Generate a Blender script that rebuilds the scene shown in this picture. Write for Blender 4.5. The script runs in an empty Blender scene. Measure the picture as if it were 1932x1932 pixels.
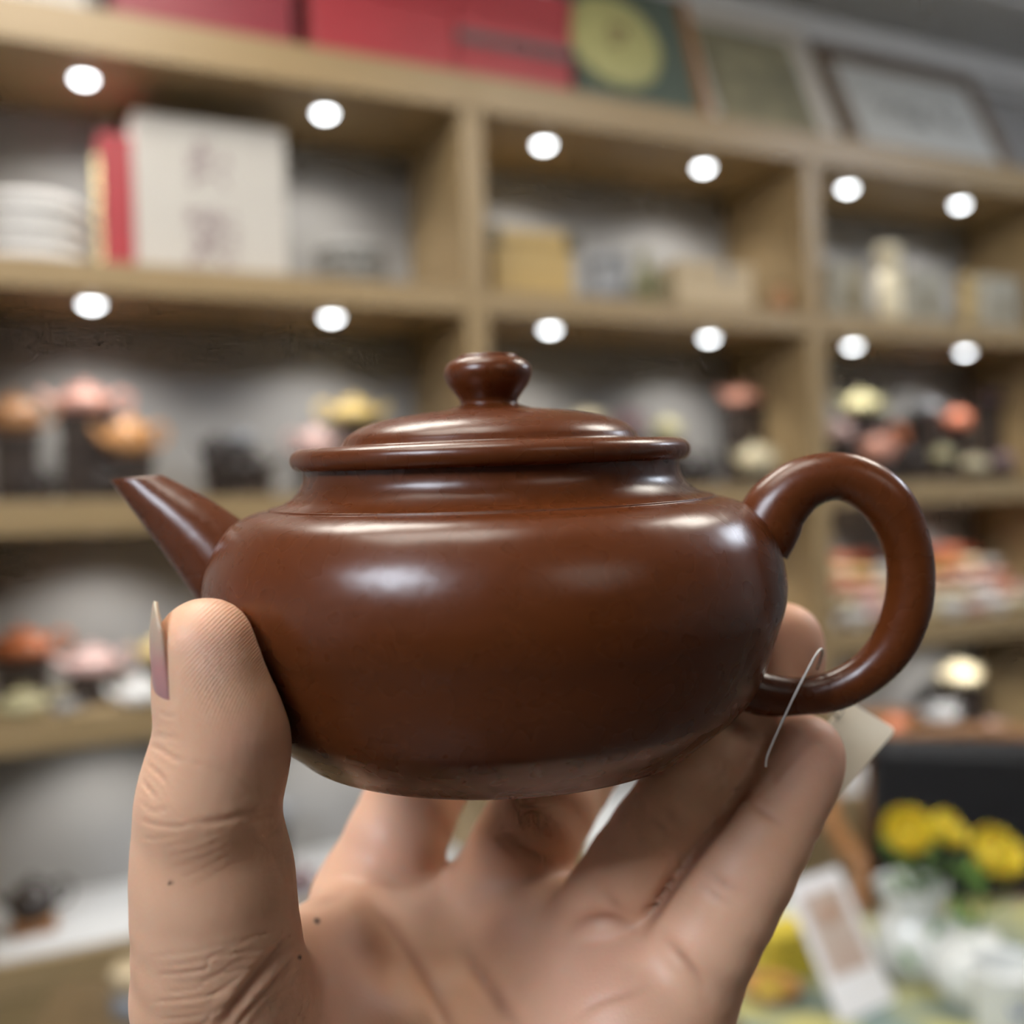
import bpy, bmesh, math, random
import numpy as np
from mathutils import Vector, Matrix

scene = bpy.context.scene
COL = scene.collection
R = math.radians
random.seed(7)

# ------------------------------------------------------------------ camera
F = 1932.0                                   # focal length in pixels of the 1932 px frame
CAM_Z = 1.36
ROLL = R(1.9)
CAM = Vector((0, 0, CAM_Z))
RT = Vector((math.cos(ROLL), 0, -math.sin(ROLL)))
UP = Vector((math.sin(ROLL), 0, math.cos(ROLL)))
FW = Vector((0, 1, 0))
cd = bpy.data.cameras.new('camera')
cam = bpy.data.objects.new('camera', cd)
COL.objects.link(cam)
cd.sensor_width = 36.0
cd.lens = 36.0
cd.clip_start = 0.01
cd.clip_end = 60
cd.dof.use_dof = True
cd.dof.focus_distance = 0.143
cd.dof.aperture_fstop = 9.6
cam.matrix_world = Matrix(((RT.x, UP.x, -FW.x, CAM.x), (RT.y, UP.y, -FW.y, CAM.y), (RT.z, UP.z, -FW.z, CAM.z), (0, 0, 0, 1)))
scene.camera = cam

# ------------------------------------------------------------------ world, exposure
w = bpy.data.worlds.new('world')
scene.world = w
w.use_nodes = True
w.node_tree.nodes['Background'].inputs[0].default_value = (0.80, 0.90, 1.0, 1)
w.node_tree.nodes['Background'].inputs[1].default_value = 0.9
scene.view_settings.view_transform = 'Standard'
scene.view_settings.look = 'None'
scene.view_settings.exposure = -0.22
scene.view_settings.gamma = 1.0
scene.view_settings.use_curve_mapping = False
scene.cycles.use_denoising = True
scene.cycles.max_bounces = 3
scene.cycles.diffuse_bounces = 2
scene.cycles.glossy_bounces = 2
scene.cycles.transmission_bounces = 0
scene.cycles.transparent_max_bounces = 2
scene.cycles.use_adaptive_sampling = True
scene.cycles.adaptive_threshold = 0.08
scene.cycles.adaptive_min_samples = 12
scene.cycles.use_light_tree = True
scene.cycles.caustics_reflective = False
scene.cycles.caustics_refractive = False
scene.cycles.sample_clamp_indirect = 4.0

PANEL_WARM = 20.0      # ceiling panel lights, warm white
PANEL_COOL = 34.0      # ceiling panel lights, cool white
SPOT_W = 3.8           # shelf downlights

# ------------------------------------------------------------------ helpers
def cw(x, y, z):
    """camera-frame metres -> world"""
    return CAM + RT * x + UP * y + FW * z

def at(u, v, Y):
    """point seen at pixel (u, v) at depth Y"""
    return cw((u - 966) / F * Y, -(v - 966) / F * Y, Y)

MATS = {}
def mat(name, col, rough=0.5, metal=0.0, noise=None, bump=None, coat=0.0, emit=0.0, spec=0.5, sss=0.0):
    """noise=(scale, colour2, detail, (sx,sy,sz)) ; bump=(scale, strength, distance)"""
    if name in MATS:
        return MATS[name]
    m = bpy.data.materials.new(name)
    m.use_nodes = True
    nt = m.node_tree
    b = nt.nodes['Principled BSDF']
    b.inputs['Base Color'].default_value = (*col, 1)
    b.inputs['Roughness'].default_value = rough
    b.inputs['Metallic'].default_value = metal
    b.inputs['Specular IOR Level'].default_value = spec
    b.inputs['Coat Weight'].default_value = coat
    if sss:
        b.inputs['Subsurface Weight'].default_value = sss
        b.inputs['Subsurface Radius'].default_value = (1.0, 0.35, 0.2)
        b.inputs['Subsurface Scale'].default_value = 0.004
    if emit:
        b.inputs['Emission Color'].default_value = (*col, 1)
        b.inputs['Emission Strength'].default_value = emit
    if noise or bump:
        tc = nt.nodes.new('ShaderNodeTexCoord')
    if noise:
        mp = nt.nodes.new('ShaderNodeMapping')
        mp.inputs['Scale'].default_value = noise[3] if len(noise) > 3 else (1, 1, 1)
        n = nt.nodes.new('ShaderNodeTexNoise')
        n.inputs['Scale'].default_value = noise[0]
        n.inputs['Detail'].default_value = noise[2] if len(noise) > 2 else 3
        mx = nt.nodes.new('ShaderNodeMix')
        mx.data_type = 'RGBA'
        mx.inputs['A'].default_value = (*col, 1)
        mx.inputs['B'].default_value = (*noise[1], 1)
        nt.links.new(tc.outputs['Object'], mp.inputs['Vector'])
        nt.links.new(mp.outputs['Vector'], n.inputs['Vector'])
        nt.links.new(n.outputs['Fac'], mx.inputs['Factor'])
        nt.links.new(mx.outputs['Result'], b.inputs['Base Color'])
    if bump:
        n2 = nt.nodes.new('ShaderNodeTexNoise')
        n2.inputs['Scale'].default_value = bump[0]
        n2.inputs['Detail'].default_value = 2
        bp = nt.nodes.new('ShaderNodeBump')
        bp.inputs['Strength'].default_value = bump[1]
        bp.inputs['Distance'].default_value = bump[2]
        nt.links.new(tc.outputs['Object'], n2.inputs['Vector'])
        nt.links.new(n2.outputs['Fac'], bp.inputs['Height'])
        nt.links.new(bp.outputs['Normal'], b.inputs['Normal'])
    MATS[name] = m
    return m

class MB:
    """collects shapes of ONE part and builds one mesh object"""
    def __init__(s):
        s.v, s.f, s.sm = [], [], []
    def add(s, vs, fs, smooth=False):
        o = len(s.v)
        s.v += [tuple(p) for p in vs]
        s.f += [tuple(i + o for i in q) for q in fs]
        s.sm += [smooth] * len(fs)
        return s
    def box(s, x0, x1, y0, y1, z0, z1, c=0.0, M=None):
        if c <= 0:
            vs = [Vector((x, y, z)) for x in (x0, x1) for y in (y0, y1) for z in (z0, z1)]
            fs = [(0, 1, 3, 2), (4, 6, 7, 5), (0, 4, 5, 1), (2, 3, 7, 6), (0, 2, 6, 4), (1, 5, 7, 3)]
        else:
            bm = bmesh.new()
            bmesh.ops.create_cube(bm, size=1)
            for p in bm.verts:
                p.co = Vector(((x0 + x1) / 2 + p.co.x * (x1 - x0), (y0 + y1) / 2 + p.co.y * (y1 - y0), (z0 + z1) / 2 + p.co.z * (z1 - z0)))
            bmesh.ops.bevel(bm, geom=bm.edges[:], offset=c, segments=2, affect='EDGES', profile=0.5)
            bm.verts.index_update()
            vs = [p.co.copy() for p in bm.verts]
            fs = [[p.index for p in q.verts] for q in bm.faces]
            bm.free()
        if M is not None:
            vs = [M @ p for p in vs]
        return s.add(vs, fs)
    def lathe(s, prof, n=48, c=(0, 0, 0), M=None, smooth=True):
        vs, fs = [], []
        k = len(prof)
        for (r, z) in prof:
            for i in range(n):
                a = 2 * math.pi * i / n
                vs.append(Vector((c[0] + r * math.cos(a), c[1] + r * math.sin(a), c[2] + z)))
        for j in range(k - 1):
            for i in range(n):
                i2 = (i + 1) % n
                fs.append((j * n + i, j * n + i2, (j + 1) * n + i2, (j + 1) * n + i))
        if prof[0][0] > 1e-6:
            fs.append(tuple(range(n - 1, -1, -1)))
        if prof[-1][0] > 1e-6:
            fs.append(tuple((k - 1) * n + i for i in range(n)))
        if M is not None:
            vs = [M @ p for p in vs]
        return s.add(vs, fs, smooth)
    def tube(s, pts, rad, n=12, caps=True, flat=1.0):
        pts = [Vector(p) for p in pts]
        if not hasattr(rad, '__len__'):
            rad = [rad] * len(pts)
        vs, fs = [], []
        nrm = None
        for i, p in enumerate(pts):
            t = (pts[min(i + 1, len(pts) - 1)] - pts[max(i - 1, 0)]).normalized()
            if nrm is None:
                a = Vector((0, 1, 0)) if abs(t.y) < 0.9 else Vector((1, 0, 0))
                nrm = (a - t * a.dot(t)).normalized()
            else:
                nrm = (nrm - t * nrm.dot(t)).normalized()
            b = t.cross(nrm)
            for k in range(n):
                q = 2 * math.pi * k / n
                vs.append(p + nrm * (rad[i] * flat * math.cos(q)) + b * (rad[i] * math.sin(q)))
        for j in range(len(pts) - 1):
            for k in range(n):
                k2 = (k + 1) % n
                fs.append((j * n + k, j * n + k2, (j + 1) * n + k2, (j + 1) * n + k))
        if caps:
            fs.append(tuple(range(n - 1, -1, -1)))
            fs.append(tuple((len(pts) - 1) * n + k for k in range(n)))
        return s.add(vs, fs, True)
    def mesh(s, name):
        me = bpy.data.meshes.new(name)
        me.from_pydata(s.v, [], s.f)
        me.polygons.foreach_set('use_smooth', s.sm)
        me.update()
        bm = bmesh.new()
        bm.from_mesh(me)
        bmesh.ops.recalc_face_normals(bm, faces=bm.faces[:])
        bm.to_mesh(me)
        bm.free()
        return me
    def build(s, name, m, parent=None):
        me = s.mesh(name)
        me.materials.append(m)
        return link(name, me, parent)

def link(name, me, parent=None, m=None):
    o = bpy.data.objects.new(name, me)
    COL.objects.link(o)
    if parent is not None:
        o.parent = parent
    if m is not None:
        o.material_slots[0].link = 'OBJECT'
        o.material_slots[0].material = m
    return o

def tag(o, label, cat, group=None):
    o['label'] = label
    o['category'] = cat
    if group:
        o['group'] = group
    return o

def struct(o):
    o['kind'] = 'structure'
    return o

def empty(name, loc=(0, 0, 0), rz=0.0):
    o = bpy.data.objects.new(name, None)
    o.empty_display_size = 0.02
    COL.objects.link(o)
    o.location = loc
    o.rotation_euler = (0, 0, rz)
    return o

def smooth_path(pts, k=6):
    """Catmull-Rom through tuples of any length"""
    P = [np.array(p, float) for p in pts]
    out = []
    for i in range(len(P) - 1):
        a, b, c, d = P[max(i - 1, 0)], P[i], P[i + 1], P[min(i + 2, len(P) - 1)]
        for j in range(k):
            t = j / k
            out.append(0.5 * (2 * b + (c - a) * t + (2 * a - 5 * b + 4 * c - d) * t * t + (3 * b - a - 3 * c + d) * t ** 3))
    out.append(P[-1])
    return out

# ------------------------------------------------------------------ materials
OAK = mat('oak_veneer', (0.36, 0.26, 0.135), 0.42, noise=(6, (0.29, 0.20, 0.10), 4, (1.2, 9, 14)))
OAKD = mat('oak_cabinet', (0.30, 0.215, 0.105), 0.5, noise=(6, (0.24, 0.165, 0.075), 5, (1.2, 9, 14)))
FELT = mat('grey_linen', (0.36, 0.355, 0.345), 0.9, noise=(180, (0.30, 0.295, 0.29), 2))
PAINT = mat('wall_paint', (0.45, 0.435, 0.42), 0.8, noise=(20, (0.41, 0.40, 0.385), 3))
CEIL = mat('ceiling_tile', (0.80, 0.80, 0.795), 0.9, noise=(9, (0.68, 0.68, 0.675), 5))
WBACK = mat('back_wall_paint', (0.07, 0.06, 0.05), 0.8, noise=(20, (0.055, 0.048, 0.04), 3))
CORN = mat('cornice_white', (0.84, 0.82, 0.80), 0.6, noise=(14, (0.78, 0.77, 0.75), 2))
FLOOR = mat('floor_tile', (0.10, 0.085, 0.07), 0.4, noise=(5, (0.08, 0.068, 0.056), 4))
WHITE = mat('white_laminate', (0.56, 0.57, 0.58), 0.35, noise=(12, (0.52, 0.53, 0.54), 2))
DARKW = mat('dark_stand_wood', (0.035, 0.026, 0.022), 0.4, noise=(30, (0.05, 0.035, 0.028), 4, (1, 8, 8)))
BLACKC = mat('black_leather', (0.012, 0.012, 0.014), 0.5, bump=(300, 0.2, 0.001))
CHAIRW = mat('chair_wood', (0.36, 0.17, 0.06), 0.35, noise=(12, (0.26, 0.115, 0.04), 4, (1, 8, 8)))
STEEL = mat('brushed_steel', (0.6, 0.6, 0.6), 0.3, 1.0)
PSOFT = mat('panel_diffuser_soft', (1.0, 0.94, 0.84), 0.5, emit=10.5)
PDIM = mat('panel_diffuser_dim', (1.0, 0.93, 0.84), 0.5, emit=2.3)
LED = mat('led_lens', (0.93, 0.97, 1.0), 0.3, emit=14.0)
LED.cycles.emission_sampling = 'NONE'
PWARM = mat('panel_diffuser_warm', (1.0, 0.94, 0.84), 0.5, emit=PANEL_WARM)
PCOOL = mat('panel_diffuser_cool', (0.80, 0.88, 1.0), 0.5, emit=PANEL_COOL)

# ------------------------------------------------------------------ room shell
D = 2.1
SA = R(25.9)
E1 = Vector((math.cos(SA), math.sin(SA), 0))
E2 = Vector((-math.sin(SA), math.cos(SA), 0))
SH0 = Vector((0, D, 0))
DEPTH = 0.32
H_CEIL = CAM_Z + 1.365

def W(t, d, z):
    """shelf frame: t along the shelf, d into it, z rel. to the camera height -> world"""
    return SH0 + E1 * t + E2 * d + Vector((0, 0, CAM_Z + z))

def t_at(u, v, d):
    x, y = (u - 966) / F, (v - 966) / F
    k = x * math.cos(ROLL) - y * math.sin(ROLL)
    return (k * (D + E2.y * d) - E2.x * d) / (E1.x - E1.y * k)

def z_at(u, v, d):
    """height rel. to the camera of the point seen at (u,v) on the plane d of the shelf"""
    t = t_at(u, v, d)
    Y = D + E1.y * t + E2.y * d
    x, y = (u - 966) / F, (v - 966) / F
    return -(y * math.cos(ROLL) + x * math.sin(ROLL)) * Y

SM = Matrix.Translation(SH0) @ Matrix.Rotation(SA, 4, 'Z')

struct(MB().box(-3.2, 3.6, -2.7, 5.2, -0.1, 0).build('floor', FLOOR))
struct(MB().box(-3.2, 3.6, -2.7, 5.2, H_CEIL, H_CEIL + 0.1).build('ceiling', CEIL))
# wall behind the shelf (its own direction), cornice along it
struct(MB().box(-3.9, 3.9, DEPTH + 0.03, DEPTH + 0.13, 0, H_CEIL, M=SM).build('wall_shelf', PAINT))
cor = MB()
cor.box(-3.0, 3.4, DEPTH - 0.03, DEPTH + 0.03, H_CEIL - 0.075, H_CEIL, 0.010, M=SM)
cor.box(-3.0, 3.4, DEPTH + 0.005, DEPTH + 0.03, H_CEIL - 0.095, H_CEIL - 0.075, M=SM)
struct(cor.build('trim_1', CORN))
for k, dd in enumerate((0.02, -0.35, -0.72)):
    cr = MB().box(-3.0, 3.4, dd - 0.018, dd + 0.018, H_CEIL - 0.018, H_CEIL, M=SM)
    struct(cr.build('trim_%d' % (k + 2), CORN))
struct(MB().box(3.5, 3.6, -2.7, 5.2, 0, H_CEIL).build('wall_right', PAINT))
struct(MB().box(-3.2, -3.1, -2.7, 5.2, 0, H_CEIL).build('wall_left', PAINT))
struct(MB().box(-3.1, 3.5, -2.7, -2.6, 0, H_CEIL).build('wall_back', WBACK))

# ceiling panel lights of the room (all above the frame of the photograph)
def ceiling_panel(x, y, sx, sy, m, label, rz=0.0):
    e = empty('ceiling_panel_light', (x, y, H_CEIL - 0.035), rz)
    tag(e, label, 'ceiling light', 'panel lights on the shop ceiling')
    fr = MB()
    fr.box(-sx / 2 - .02, sx / 2 + .02, -sy / 2 - .02, -sy / 2, -0.004, 0.035).box(-sx / 2 - .02, sx / 2 + .02, sy / 2, sy / 2 + .02, -0.004, 0.035)
    fr.box(-sx / 2 - .02, -sx / 2, -sy / 2, sy / 2, -0.004, 0.035).box(sx / 2, sx / 2 + .02, -sy / 2, sy / 2, -0.004, 0.035)
    fr.build('frame', STEEL, e)
    MB().box(-sx / 2, sx / 2, -sy / 2, sy / 2, -0.05, 0.03, 0.006).build('diffuser', m, e)

ceiling_panel(-0.34, 0.14, 0.75, 0.60, PSOFT, 'warm white ceiling panel light above the hand, slightly to its left')
ceiling_panel(-0.48, 1.10, 0.60, 0.45, PWARM, 'warm white ceiling panel light in front of the left and middle shelf bays')
ceiling_panel(1.15, 1.12, 0.55, 0.60, PWARM, 'warm white ceiling panel light in front of the right shelf bay')
ceiling_panel(-1.30, -1.35, 0.95, 0.95, PCOOL, 'cool white ceiling panel light behind on the left')
ceiling_panel(2.40, 1.75, 0.50, 0.50, PCOOL, 'cool white ceiling panel light in the right corner')
ceiling_panel(1.35, -1.50, 1.20, 1.00, PDIM, 'dim ceiling panel light behind on the right')

# ------------------------------------------------------------------ shelf bays
T0 = [-1.000, -0.062, 0.83, 1.735]
LT = [(-0.78, -0.331), (0.167, 0.602), (1.062, 1.477)]
TOPB, TOPT = 0.815, 0.89
SHELVES = [(0.405, 0.457), (-0.012, 0.046), (-0.375, -0.32)]
BASE_T = -0.715
BAYN = ['left', 'middle', 'right']
def bay(i):
    a, b = T0[i], T0[i + 1]
    o = empty('display_shelf', W(a, 0, -CAM_Z), SA)
    tag(o, {0: 'oak display shelf bay with wrapped tea cakes and a white gift bag, far left',
            1: 'oak display shelf bay behind the teapot knob, between the other two bays',
            2: 'oak display shelf bay behind the teapot handle, rightmost of three'}[i], 'shelf', 'oak display shelf bays along the wall')
    wd = b - a
    z0 = CAM_Z
    for x in (0.0, wd - 0.024):
        MB().box(x, x + 0.024, 0, DEPTH, 0.0, z0 + TOPB, 0.0015).build('side_panel', OAK, o)
    MB().box(0.0005, wd - 0.0005, -0.004, DEPTH, z0 + TOPB, z0 + TOPT, 0.002).build('top_board', OAK, o)
    for (s0, s1) in SHELVES:
        MB().box(0.024, wd - 0.024, 0.004, DEPTH - 0.012, z0 + s0, z0 + s1, 0.0015).build('shelf_board', OAK, o)
    MB().box(0.024, wd - 0.024, 0.002, DEPTH - 0.012, z0 + BASE_T - 0.06, z0 + BASE_T - 0.004, 0.0015).build('base_board', OAK, o)
    MB().box(0.0245, wd - 0.0245, 0.016, DEPTH - 0.013, z0 + BASE_T - 0.004, z0 + BASE_T).build('white_counter_sheet', WHITE, o)
    MB().box(0.024, wd - 0.024, DEPTH - 0.012, DEPTH, 0.05, z0 + TOPB).build('back_panel', FELT, o)
    for k in range(2):
        x0 = 0.026 + k * (wd - 0.05) / 2
        d = MB().box(x0, x0 + (wd - 0.056) / 2, 0.004, 0.024, 0.08, z0 + BASE_T - 0.064, 0.002).build('cabinet_door', OAKD, o)
        hx = x0 + ((wd - 0.056) / 2 - 0.05 if k == 0 else 0.05)
        MB().tube([(hx, -0.014, 0.34), (hx, -0.014, 0.46)], 0.005, 8).build('door_handle', STEEL, d)
    MB().box(0.03, wd - 0.03, 0.05, DEPTH - 0.02, 0.0, 0.08).build('plinth', OAKD, o)
    return o
for i in range(3):
    bay(i)

# LED downlights under the boards: rim, lens and lamp
rim_me = MB().lathe([(0.019, 0.0), (0.0255, -0.003), (0.0275, -0.001), (0.0275, 0.0)], 24).mesh('rim')
rim_me.materials.append(STEEL)
lens_me = MB().lathe([(0.0, -0.009), (0.009, -0.0078), (0.015, -0.0045), (0.0185, 0.0)], 24).mesh('lens')
lens_me.materials.append(LED)
ROWN = ['top board', 'second shelf board', 'third shelf board', 'fourth shelf board']
for i in range(3):
    for r_, zb in enumerate([TOPB, SHELVES[0][0], SHELVES[1][0], SHELVES[2][0]]):
        for k in range(2):
            t = LT[i][k]
            e = empty('shelf_downlight', W(t, 0.12, zb), SA)
            tag(e, 'round LED downlight under the %s of the %s bay, %s one' % (ROWN[r_], BAYN[i], ('left', 'right')[k]), 'downlight', 'LED downlights under the shelf boards')
            link('rim', rim_me, e)
            ln = link('lens', lens_me, e)
            ln.location.z = 0.0065 if r_ >= 2 else 0.0
            ld = bpy.data.lights.new('lamp', 'SPOT')
            ld.energy = SPOT_W
            ld.color = (1.0, 0.96, 0.90)
            ld.spot_size = R(125)
            ld.spot_blend = 0.75
            ld.shadow_soft_size = 0.018
            lo = bpy.data.objects.new('lamp', ld)
            COL.objects.link(lo)
            lo.parent = e
            lo.location = (0, 0, -0.02)
            lo.rotation_euler = (R(14), 0, 0)

# ------------------------------------------------------------------ teapot (held in the hand)
DP = 0.170
S = DP / F                                    # metres per profile unit
TILT = R(3.0)
POT_O = at(930, 970, DP)
PZ = Vector((0, -math.sin(TILT), math.cos(TILT)))
PX = Vector((1, 0, 0))
PY = PZ.cross(PX)
PSI = R(8.0)                                  # spout swung away, handle swung towards the camera
HX = (PX * math.cos(PSI) - PY * math.sin(PSI)).normalized()   # handle direction
HY = PZ.cross(HX)
POT_M = Matrix(((HX.x, HY.x, PZ.x, POT_O.x), (HX.y, HY.y, PZ.y, POT_O.y), (HX.z, HY.z, PZ.z, POT_O.z), (0, 0, 0, 1)))
POT_I = POT_M.inverted()

BODY = [(300, -416), (340, -420), (362, -424), (376, -420), (393, -405), (430, -375), (458, -348), (476, -325), (498, -278), (519, -213), (530, -180),
        (535, -146), (533, -115), (527, -85), (515, -53), (499, -26), (481, -4), (460, 10), (436, 19), (414, 23), (411, 26.5), (398, 29), (380, 36), (364, 48), (353, 64), (349, 80), (349, 97)]
LID = [(0, 93), (300, 92.5), (352, 92.5), (363, 95), (369, 102), (371, 111), (368, 121), (360, 128), (346, 132), (312, 131.5), (288, 132), (279, 134.5), (275, 140), (271, 147), (262, 156),
       (246, 166), (222, 175), (182, 184), (134, 191), (92, 195.5), (70, 197), (0, 198)]
KNOB = [(84, 194), (74, 199.5), (62, 202.5), (55, 206), (54, 211), (57, 218), (66, 230), (76, 244), (82, 258), (82.5, 267), (79, 277), (72, 285), (63, 290), (58, 292), (56, 296), (50, 298.5), (42, 297), (22, 293), (0, 292)]

def prof(p, k=4):
    return [(max(a, 0.0) * S, b * S) for a, b in smooth_path(p, k)]

def clay(name, col, col2, rough):
    m = bpy.data.materials.new(name)
    m.use_nodes = True
    nt = m.node_tree
    b = nt.nodes['Principled BSDF']
    b.inputs['Roughness'].default_value = rough
    b.inputs['Specular IOR Level'].default_value = 0.42
    tc = nt.nodes.new('ShaderNodeTexCoord')
    n = nt.nodes.new('ShaderNodeTexNoise')
    n.inputs['Scale'].default_value = 55
    n.inputs['Detail'].default_value = 5
    mx = nt.nodes.new('ShaderNodeMix')
    mx.data_type = 'RGBA'
    mx.inputs['A'].default_value = (*col, 1)
    mx.inputs['B'].default_value = (*col2, 1)
    n3 = nt.nodes.new('ShaderNodeTexNoise')
    n3.inputs['Scale'].default_value = 260
    n3.inputs['Detail'].default_value = 1
    ad = nt.nodes.new('ShaderNodeMath')
    ad.operation = 'MULTIPLY_ADD'
    ad.inputs[1].default_value = 2.2
    bp = nt.nodes.new('ShaderNodeBump')
    bp.inputs['Strength'].default_value = 0.5
    bp.inputs['Distance'].default_value = 0.00006
    rr = nt.nodes.new('ShaderNodeMapRange')
    rr.inputs['To Min'].default_value = rough - 0.015
    rr.inputs['To Max'].default_value = rough + 0.025
    L = nt.links.new
    for q in (n, n3):
        L(tc.outputs['Object'], q.inputs['Vector'])
    L(n.outputs['Fac'], mx.inputs['Factor'])
    L(mx.outputs['Result'], b.inputs['Base Color'])
    L(n3.outputs['Fac'], ad.inputs[0])
    ad.inputs[2].default_value = 0.0
    L(ad.outputs[0], bp.inputs['Height'])
    L(bp.outputs['Normal'], b.inputs['Normal'])
    L(n3.outputs['Fac'], rr.inputs['Value'])
    L(rr.outputs['Result'], b.inputs['Roughness'])
    MATS[name] = m
    return m

CLAY = clay('zisha_clay', (0.110, 0.027, 0.0060), (0.096, 0.0225, 0.0048), 0.27)

pot = empty('teapot')
pot.matrix_world = POT_M
tag(pot, 'glossy red-brown clay teapot held up in the hand, in focus', 'teapot')
inner = [(340, 97), (338, 60), (330, 30)]
bp_ = prof(BODY, 4)
MB().lathe(bp_ + [(a * S, b * S) for a, b in inner] + [(500 * S, -60 * S), (515 * S, -150 * S), (470 * S, -300 * S), (0, -395 * S)], 160).build('body', CLAY, pot)
lid = MB().lathe(prof(LID, 4), 160).build('lid', CLAY, pot)
MB().lathe(prof(KNOB, 4), 96).build('knob', CLAY, lid)

def in_plane(u, v):
    """local pot coordinates of the point seen at (u,v) in the plane through spout, axis and handle"""
    o = POT_I @ CAM
    d = POT_I.to_3x3() @ (at(u, v, 1.0) - CAM)
    k = -o.y / d.y
    return o + d * k

# handle: outer / inner outline pairs of the loop
HPAIRS = [((1388, 962), (1468, 1072)), ((1405, 942), (1488, 1040)), ((1440, 902), (1500, 1002)), ((1500, 866), (1529, 963)), ((1580, 853), (1570, 944)), ((1650, 870), (1612, 957)), ((1712, 920), (1646, 993)),
          ((1750, 1000), (1667, 1040)), ((1764, 1080), (1673, 1085)), ((1756, 1160), (1666, 1143)), ((1720, 1240), (1642, 1203)), ((1660, 1300), (1604, 1245)),
          ((1590, 1337), (1552, 1272)), ((1515, 1348), (1502, 1280)), ((1430, 1347), (1462, 1274)), ((1385, 1335), (1425, 1262))]
hp = []
for (a, b) in HPAIRS:
    A, B = in_plane(*a), in_plane(*b)
    c = (A + B) / 2
    hp.append((c.x, 0.0, c.z, (A - B).length / 2))
hs = smooth_path(hp, 8)
MB().tube([h[:3] for h in hs], [h[3] for h in hs], 40, flat=0.96).build('handle', CLAY, pot)
HANDLE_PTS = [(POT_M @ Vector(h[:3]), h[3]) for h in hp]

# spout: rings between the upper and the lower outline
UPP = [(306, 897), (336, 913), (372, 932), (408, 953), (446, 979), (480, 1005), (520, 1030)]
LOW = [(211, 906), (240, 944), (272, 985), (308, 1032), (345, 1082), (385, 1137), (440, 1200)]
sp = MB()
vs, fs, n = [], [], 40
def spout_rings(scale):
    rings = []
    for a, b in zip(smooth_path(UPP, 4), smooth_path(LOW, 4)):
        A, B = in_plane(*a), in_plane(*b)
        c, h = (A + B) / 2, (A - B) / 2
        ax = (in_plane(480, 1110) - in_plane(258, 902)).normalized()
        rr = (h - ax * h.dot(ax)).length
        rings.append((c, h * scale, Vector((0, rr * scale, 0))))
    return rings
def spout_mesh():
    m = MB()
    vs, fs = [], []
    out = spout_rings(1.0)
    lip = [(out[0][0], out[0][1] * 0.97, out[0][2] * 0.97)]
    inn = spout_rings(0.80)[:18]
    seq = out[::-1] + [(out[0][0] + Vector((0, 0, 0.0001)), out[0][1] * 0.93, out[0][2] * 0.93)] + inn
    for (c, a, b) in seq:
        for k in range(n):
            q = 2 * math.pi * k / n
            vs.append(c + a * math.cos(q) + b * math.sin(q))
    for j in range(len(seq) - 1):
        for k in range(n):
            k2 = (k + 1) % n
            fs.append((j * n + k, j * n + k2, (j + 1) * n + k2, (j + 1) * n + k))
    return m.add(vs, fs, True)
spout_mesh().build('spout', CLAY, pot)

# ------------------------------------------------------------------ the hand
# joints in camera metres from (pixel u, pixel v, depth, radius in pixels)
def J(u, v, Y, r):
    return np.array([(u - 966) / F * Y, -(v - 966) / F * Y, Y], np.float32), r / F * Y

HRES = 0.0008
GX = np.arange(-0.064, 0.066, HRES, dtype=np.float32)
GY = np.arange(-0.150, 0.002, HRES, dtype=np.float32)
GZ = np.arange(0.110, 0.250, HRES, dtype=np.float32)
X, Y_, Z = np.meshgrid(GX, GY, GZ, indexing='ij', sparse=True)

def cone(a, b, sl=None):
    (p, r1), (q, r2) = a, b
    d = q - p
    L2 = float(d @ d) + 1e-12
    x, y, z = (X, Y_, Z) if sl is None else (X[sl[0], :, :], Y_[:, sl[1], :], Z[:, :, sl[2]])
    h = np.clip(((x - p[0]) * d[0] + (y - p[1]) * d[1] + (z - p[2]) * d[2]) / L2, 0, 1).astype(np.float32)
    return np.sqrt((x - p[0] - d[0] * h) ** 2 + (y - p[1] - d[1] * h) ** 2 + (z - p[2] - d[2] * h) ** 2) - (r1 + (r2 - r1) * h)

def smin(a, b, k):
    h = np.maximum(k - np.abs(a - b), 0) / k
    return np.minimum(a, b) - h * h * k * 0.25

SHAPE = (len(GX), len(GY), len(GZ))
def chain(js, k=0.0008, sub=2):
    """rounded, tapering limb through the joints; evaluated in its own neighbourhood only"""
    jj = [J(*q) for q in js]
    P = [np.append(p, r) for p, r in jj]
    if len(P) > 2:
        P = smooth_path(P, sub)
    lo = np.min([p[:3] - p[3] for p in P], 0) - 0.012
    hi = np.max([p[:3] + p[3] for p in P], 0) + 0.012
    sl = tuple(slice(max(0, int((lo[i] - g[0]) / HRES)), max(1, int((hi[i] - g[0]) / HRES))) for i, g in enumerate((GX, GY, GZ)))
    f = None
    for a, b in zip(P[:-1], P[1:]):
        c = cone((a[:3].astype(np.float32), float(a[3])), (b[:3].astype(np.float32), float(b[3])), sl)
        f = c if f is None else smin(f, c, k)
    full_ = np.full(SHAPE, 0.05, np.float32)
    full_[sl] = f
    return full_

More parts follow.
